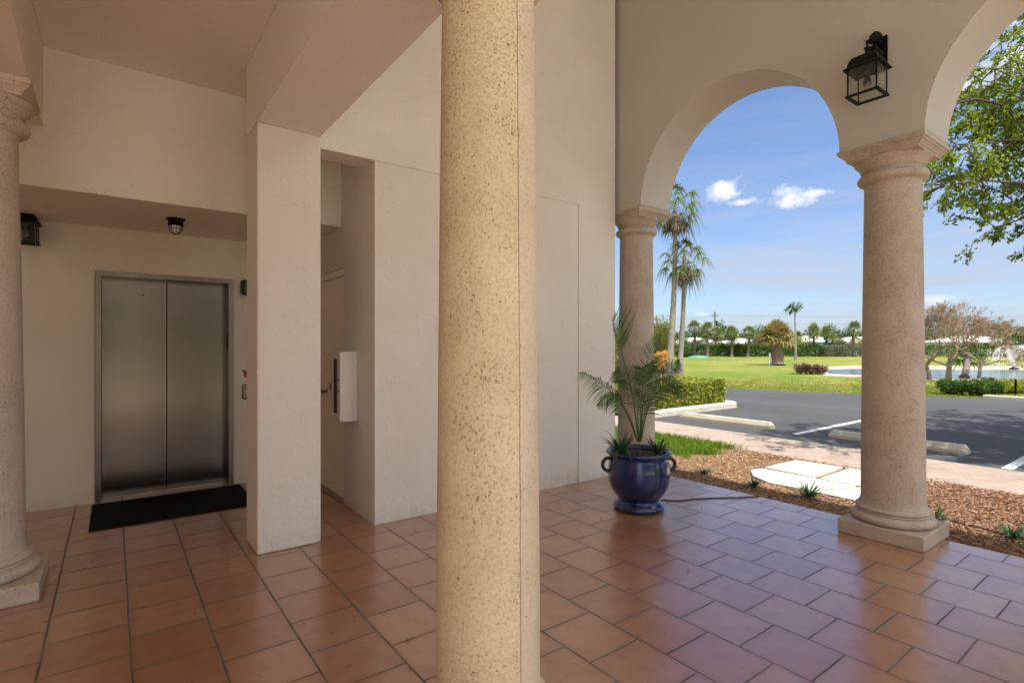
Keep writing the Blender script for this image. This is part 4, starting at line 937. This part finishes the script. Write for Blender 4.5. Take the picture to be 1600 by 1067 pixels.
# ---- branching trees
def grow(b, tips, p, d, L, r, lvl, maxl, rnd, bend=.25, split=(2,3), ang=.55, shrink=.74, upb=.1, minr=.004, n=5):
    segs=3; pts=[p]; rad=[r]; q=p.copy(); dd=d.copy()
    for i in range(segs):
        dd=(dd+Vector((rnd.gauss(0,bend),rnd.gauss(0,bend),rnd.gauss(0,bend)+upb))*.5).normalized(); q=q+dd*L/segs; pts.append(q.copy()); rad.append(max(minr,r*(1-.32*(i+1)/segs)))
    b.tube(pts,rad,n if lvl<2 else 3,False)
    if lvl>=maxl: tips.append((pts[1],pts[-1],dd)); return
    if lvl>=maxl-2: tips.append((pts[2],pts[-1],dd))
    for i in range(rnd.randint(*split)):
        a=dd.orthogonal().normalized(); a.rotate(Matrix.Rotation(rnd.uniform(0,2*pi),3,dd)) ; nd=(dd+a*math.tan(ang*rnd.uniform(.6,1.3))).normalized()
        grow(b,tips,q,nd,L*shrink*rnd.uniform(.8,1.15),max(minr,rad[-1]*.72),lvl+1,maxl,rnd,bend,split,ang,shrink,upb,minr,n)
# bare grey tree at the pond
def bare_tree(px,d,label,seed,h,lean,maxl=6,L=1.0,r=.13,leafn=1):
    rnd=random.Random(seed); x,y=xy(px,d); T=thing('bare_tree',label,'tree',(x,y,-.16),'half bare trees by the pond'); b=MB(); tips=[]; tb=MB()
    base=Vector((x,y,-.16)); k=base+Vector((lean*CX*.4,-lean*CY*.4,.75*h))
    tb.tube([base,base+Vector((lean*CX*.1,-lean*CY*.1,.35*h)),k],[r*1.35,r*1.05,r],9)
    for i in range(5):
        a=2*pi*i/5+rnd.uniform(-.3,.3); dd=Vector((math.cos(a)*.9,math.sin(a)*.9,rnd.uniform(.45,1.0))).normalized()
        grow(b,tips,k-Vector((0,0,rnd.uniform(0,.2))),dd,L*rnd.uniform(.85,1.1),r*.62,0,maxl,rnd,.46,(2,4) if r>.09 else (2,3),.52,.74,.20,.0065,6)
    tb.build('trunk','bark_grey',T); b.build('twigs','twig_brown',T)
    C=[]
    for a,e,dd in tips:
        if rnd.random()<leafn:
            for k_ in range(2):
                q=a.lerp(e,rnd.random()); C.append((q.x+rnd.gauss(0,.03),q.y+rnd.gauss(0,.03),q.z+rnd.gauss(0,.03)))
    if C: MB().leaves(np.array(C),.06,.025).build('foliage','leaf_brown',T)
bare_tree(1482,24.5,'spreading half bare tree with twisted grey trunk before the pond',5,1.1,.1,6,.90,.10,.45)
bare_tree(1452,25.0,'leaning half bare tree partly behind the stone column',9,1.0,-.4,6,.84,.08,.25)
bare_tree(1530,26.5,'smaller brown twiggy tree right of the twisted one',12,1.05,.3,6,.72,.07,1.0)
bp=G(1507,590)
fanpalm('small_fan_palm','short thick fan palm growing under the twiggy trees','palm tree',(bp.x,bp.y,-.16),P(1513,553,28.4),.15,.14,30,.55,.62,'leaf_shrub_bright',0,None,88,'sabal_trunk',9,.07,-.6,1.2)
# leafy tree to the right, overhanging
def leafy():
    rnd=random.Random(21); base=Vector((12.9,-1.3,-.16)); T=thing('shade_tree','leafy green tree whose branches hang in from the right above the lot','tree',base)
    tb=MB(); b=MB(); tips=[]
    k=base+Vector((-.3,.2,3.1)); tb.tube([base,base+Vector((-.1,.05,1.4)),k],[.28,.21,.17],12); tb.build('trunk','bark',T)
    targets=[P(1478,292,6.7),P(1505,222,6.8),P(1525,150,7.0),P(1555,105,7.2),P(1600,45,7.2),P(1604,332,7.4),P(1580,258,7.4),P(1560,205,7.6),P(1640,20,7.2),P(1595,240,7.6),P(1600,150,8.2),P(1535,120,7.8),
        P(1580,170,7.2),P(1545,255,7.1),P(1520,190,7.6),P(1612,100,7.8),P(1625,200,7.9),P(1700,-40,7.6),P(1750,100,7.2),P(1690,200,8),
        Vector((16,1.2,5.2)),Vector((17.6,.2,4.9)),Vector((16.4,-3.2,5.4)),Vector((13.5,-4.4,5.6)),Vector((10.8,-3.6,5.2)),Vector((13.2,1.4,5.0)),Vector((15.0,1.6,4.4)),Vector((12,.5,6.0)),Vector((14.5,-1.2,6.8)),Vector((13,-.5,6.6)),Vector((9.6,-.6,4.9)),Vector((11.6,-1.6,6.2)),
        Vector((10.6,.6,4.6)),Vector((10.2,-2.0,5.4)),Vector((11.8,.9,4.7)),Vector((14.2,1.2,5.2)),Vector((9.2,.5,4.6)),Vector((12.3,-3.0,4.8)),Vector((11.2,-.6,5.4)),Vector((15.4,.3,5.8)),Vector((14.4,.2,4.6)),Vector((16.8,-1.4,5.4)),Vector((12.8,.2,4.4)),Vector((10.2,-.3,4.4))]
    for ti,t in enumerate(targets):
        m=k.lerp(t,.5)+Vector((rnd.gauss(0,.5),rnd.gauss(0,.5),rnd.uniform(.2,1.0))); pts=[]
        for i in range(9):
            s=i/8; p=(k*(1-s)**2+m*2*s*(1-s)+t*s*s)+Vector((rnd.gauss(0,.07),rnd.gauss(0,.07),rnd.gauss(0,.08)))*(1-s*.6); pts.append(p)
        b.tube(pts,[.05*(1-.93*i/8)+.003 for i in range(9)],6,False)
        for i in range(3,9):
            for j in range((2 if i<8 else 4) if ti<21 else (5 if i<8 else 8)):
                dd=(pts[i]-pts[i-1]).normalized(); a=Vector((rnd.gauss(0,1),rnd.gauss(0,1),rnd.gauss(0,.45))).normalized(); nd=(dd*.7+a*.9).normalized()
                grow(b,tips,pts[i],nd,.42*rnd.uniform(.6,1.2),.012,1,3,rnd,.35,(2,3),.6,.72,-.10,.0028,4)
    b.build('branches','bark',T)
    C=[];Dr=[]
    for a,e,dd in tips:
        for k_ in range(14):
            s=rnd.random(); q=a.lerp(e,s*1.12); C.append((q.x+rnd.gauss(0,.03),q.y+rnd.gauss(0,.03),q.z+rnd.gauss(0,.022)-.01)); Dr.append((dd.x+rnd.gauss(0,.5),dd.y+rnd.gauss(0,.5),dd.z-.25+rnd.gauss(0,.3)))
    C=np.array(C); print('leaves',len(C))
    MB().leaves(C,.066,.032,np.array(Dr),.3).build('crown','leaf_tree',T)
leafy()
# fountain
x,y=xy(1584,36); fo=thing('fountain','white fountain spray over the pond at the right edge','fountain',(x,y,-.15)); random.seed(3); b=MB()
for i in range(900):
    a=random.uniform(0,2*pi); v=random.uniform(.5,1.0); R_=1.75*v; hh=1.9*(1.15-v*.4); prev=None
    s=random.uniform(.0,.95); pts=[]
    for t in (s,s+.02,s+.05): rr=R_*t; pts.append((x+math.cos(a)*rr,y+math.sin(a)*rr,-.12+hh*4*t*(1-t)*.9+.02))
    b.tube(pts,random.uniform(.008,.018),3,False)
b.build('spray','spray',fo)
MB().lathe([(.25,-.15),(.25,-.08),(.1,-.02),(.06,.05)],(x,y),14).build('nozzle','black_metal',fo)
# ---------------------------------------------------------------- world and sun
W=bpy.data.worlds.new('World'); S.world=W; W.use_nodes=True; nt=W.node_tree; nt.nodes.clear()
sunv=Vector((-.045,-.42,.90)).normalized(); el=math.asin(sunv.z); az=math.atan2(sunv.x,sunv.y)
def N(t,**k):
    o=nt.nodes.new(t)
    for a,v in k.items(): setattr(o,a,v)
    return o
sky=N('ShaderNodeTexSky'); sky.sky_type='NISHITA'; sky.sun_disc=False; sky.sun_elevation=el; sky.sun_rotation=az; sky.air_density=1.0; sky.dust_density=.6; sky.ozone_density=1.6
bg=N('ShaderNodeBackground'); bg.inputs['Strength'].default_value=.10; out=N('ShaderNodeOutputWorld')
tc=N('ShaderNodeTexCoord'); L_=nt.links.new
def mth(op,a,b=0.,clamp=False):
    o=N('ShaderNodeMath',operation=op); o.use_clamp=clamp
    for i,v in enumerate((a,b)):
        if isinstance(v,(int,float)): o.inputs[i].default_value=v
        else: L_(v,o.inputs[i])
    return o.outputs[0]
def dot(v):
    o=N('ShaderNodeVectorMath',operation='DOT_PRODUCT'); L_(tc.outputs['Generated'],o.inputs[0]); o.inputs[1].default_value=v; return o.outputs['Value']
def wnoise(sc,det,vs=(1,1,1),rough=.6,dist=0):
    m=N('ShaderNodeMapping'); m.inputs['Scale'].default_value=vs; L_(tc.outputs['Generated'],m.inputs[0]); o=N('ShaderNodeTexNoise'); o.inputs['Scale'].default_value=sc; o.inputs['Detail'].default_value=det; o.inputs['Roughness'].default_value=rough; o.inputs['Distortion'].default_value=dist
    L_(m.outputs[0],o.inputs['Vector']); return o.outputs['Fac']
n1=wnoise(16,7,(1,1,1.5),.62,.3); n2=wnoise(42,5,(1,1,1.4),.65)
nn=mth('ADD',mth('MULTIPLY',mth('SUBTRACT',n1,.5),2.6),mth('MULTIPLY',mth('SUBTRACT',n2,.5),1.2))
def cloud(px,py,wx,wy,amt=.92,soft=1.15,nk=1.3):
    c=(P(px,py,1)-Vector((0,0,H))).normalized(); r=Vector((c.y,-c.x,0)).normalized(); u=r.cross(c).normalized()
    a=mth('DIVIDE',dot(r[:]),wx); b=mth('DIVIDE',dot(u[:]),wy); f=mth('GREATER_THAN',dot(c[:]),0.)
    q=mth('SQRT',mth('ADD',mth('MULTIPLY',a,a),mth('MULTIPLY',b,b)))
    v=mth('MULTIPLY',mth('ADD',mth('SUBTRACT',1.0,q),mth('MULTIPLY',nn,nk)),soft,True)
    return mth('MULTIPLY',mth('MULTIPLY',v,f),amt)
cl=None
for a in ((1138,298,.030,.020),(1160,316,.034,.008,.8),(1238,315,.036,.019),(1270,303,.034,.008,.75),(1097,491,.017,.005,.75,1.2,.5),(1590,85,.10,.055,.95,.9),(1560,130,.05,.03,.8,.8),(1480,245,.05,.02,.35,.8),(1465,468,.03,.010,.6,1.,.5),(1560,265,.06,.02,.35,.8)):
    v=cloud(*a); cl=v if cl is None else mth('MAXIMUM',cl,v)
sepz=N('ShaderNodeSeparateXYZ'); L_(tc.outputs['Generated'],sepz.inputs[0]); Z=sepz.outputs['Z']
# thin streaky cloud veil low over the horizon
st=wnoise(2.6,7,(1,1,9),.62,.5)
def ramp(f,stops):
    o=N('ShaderNodeValToRGB'); e=o.color_ramp.elements
    while len(e)<len(stops): e.new(.5)
    for i,(p,c) in enumerate(stops): e[i].position=p; e[i].color=(c,c,c,1)
    L_(f,o.inputs[0]); return o.outputs[0]
veil=mth('MULTIPLY',ramp(Z,[(0.,1.),(.08,1.),(.17,.9),(.26,.32),(.42,.12)]),ramp(st,[(.36,.35),(.60,1.)]))
wisp=mth('MULTIPLY',ramp(wnoise(3.1,8,(1,1,3.5),.6,1.2),[(.54,0.),(.80,.55)]),ramp(Z,[(.1,0.),(.35,1.)]))
fill_clouds=mth('MULTIPLY',ramp(wnoise(1.9,7,(1,1,1.6),.6,.8),[(.36,0.),(.50,1.)]),ramp(mth('ADD',mth('MULTIPLY',dot((CY*-1,CX*-1,.35)),.5),.5),[(.50,0.),(.62,1.)]))  # bright cloud cover added behind the view as fill light for the porch
cl_all=mth('MAXIMUM',cl,fill_clouds)
tot=mth('MAXIMUM',mth('MAXIMUM',cl,mth('MULTIPLY',veil,.8)),wisp)
mx=N('ShaderNodeMix',data_type='RGBA'); L_(tot,mx.inputs[0]); 
sat=N('ShaderNodeMix',data_type='RGBA',blend_type='MULTIPLY'); sat.inputs[0].default_value=1; L_(sky.outputs[0],sat.inputs[6]); sat.inputs[7].default_value=(.66,.80,1.0,1)
L_(sat.outputs[2],mx.inputs[6]); mx.inputs[7].default_value=(3.2,3.5,4.15,1)
m2=N('ShaderNodeMix',data_type='RGBA'); L_(cl,m2.inputs[0]); L_(mx.outputs[2],m2.inputs[6]); m2.inputs[7].default_value=(5.9,6.0,6.3,1)
m3=N('ShaderNodeMix',data_type='RGBA'); L_(fill_clouds,m3.inputs[0]); L_(m2.outputs[2],m3.inputs[6]); m3.inputs[7].default_value=(9.6,9.7,9.8,1)
L_(m3.outputs[2],bg.inputs['Color']); L_(bg.outputs[0],out.inputs[0])
sl_=bpy.data.lights.new('sun','SUN'); sl_.energy=4.4; sl_.angle=math.radians(.53); sl_.color=(1,.95,.86); so=bpy.data.objects.new('sun',sl_); COL.objects.link(so)
so.rotation_euler=sunv.to_track_quat('Z','Y').to_euler(); so.location=(0,-10,20)
for o in list(COL.objects):
    if '_abs' in o: del o['_abs']
# ---------------------------------------------------------------- render
vs=S.view_settings; vs.view_transform='Standard'; vs.look='None'; vs.exposure=.90; vs.gamma=1; vs.use_curve_mapping=False
S.render.engine='CYCLES'; S.cycles.max_bounces=10; S.cycles.diffuse_bounces=7; S.cycles.glossy_bounces=4; S.cycles.transmission_bounces=8; S.cycles.transparent_max_bounces=12
S.cycles.caustics_reflective=False; S.cycles.caustics_refractive=False; S.cycles.use_denoising=True; S.cycles.sample_clamp_indirect=6
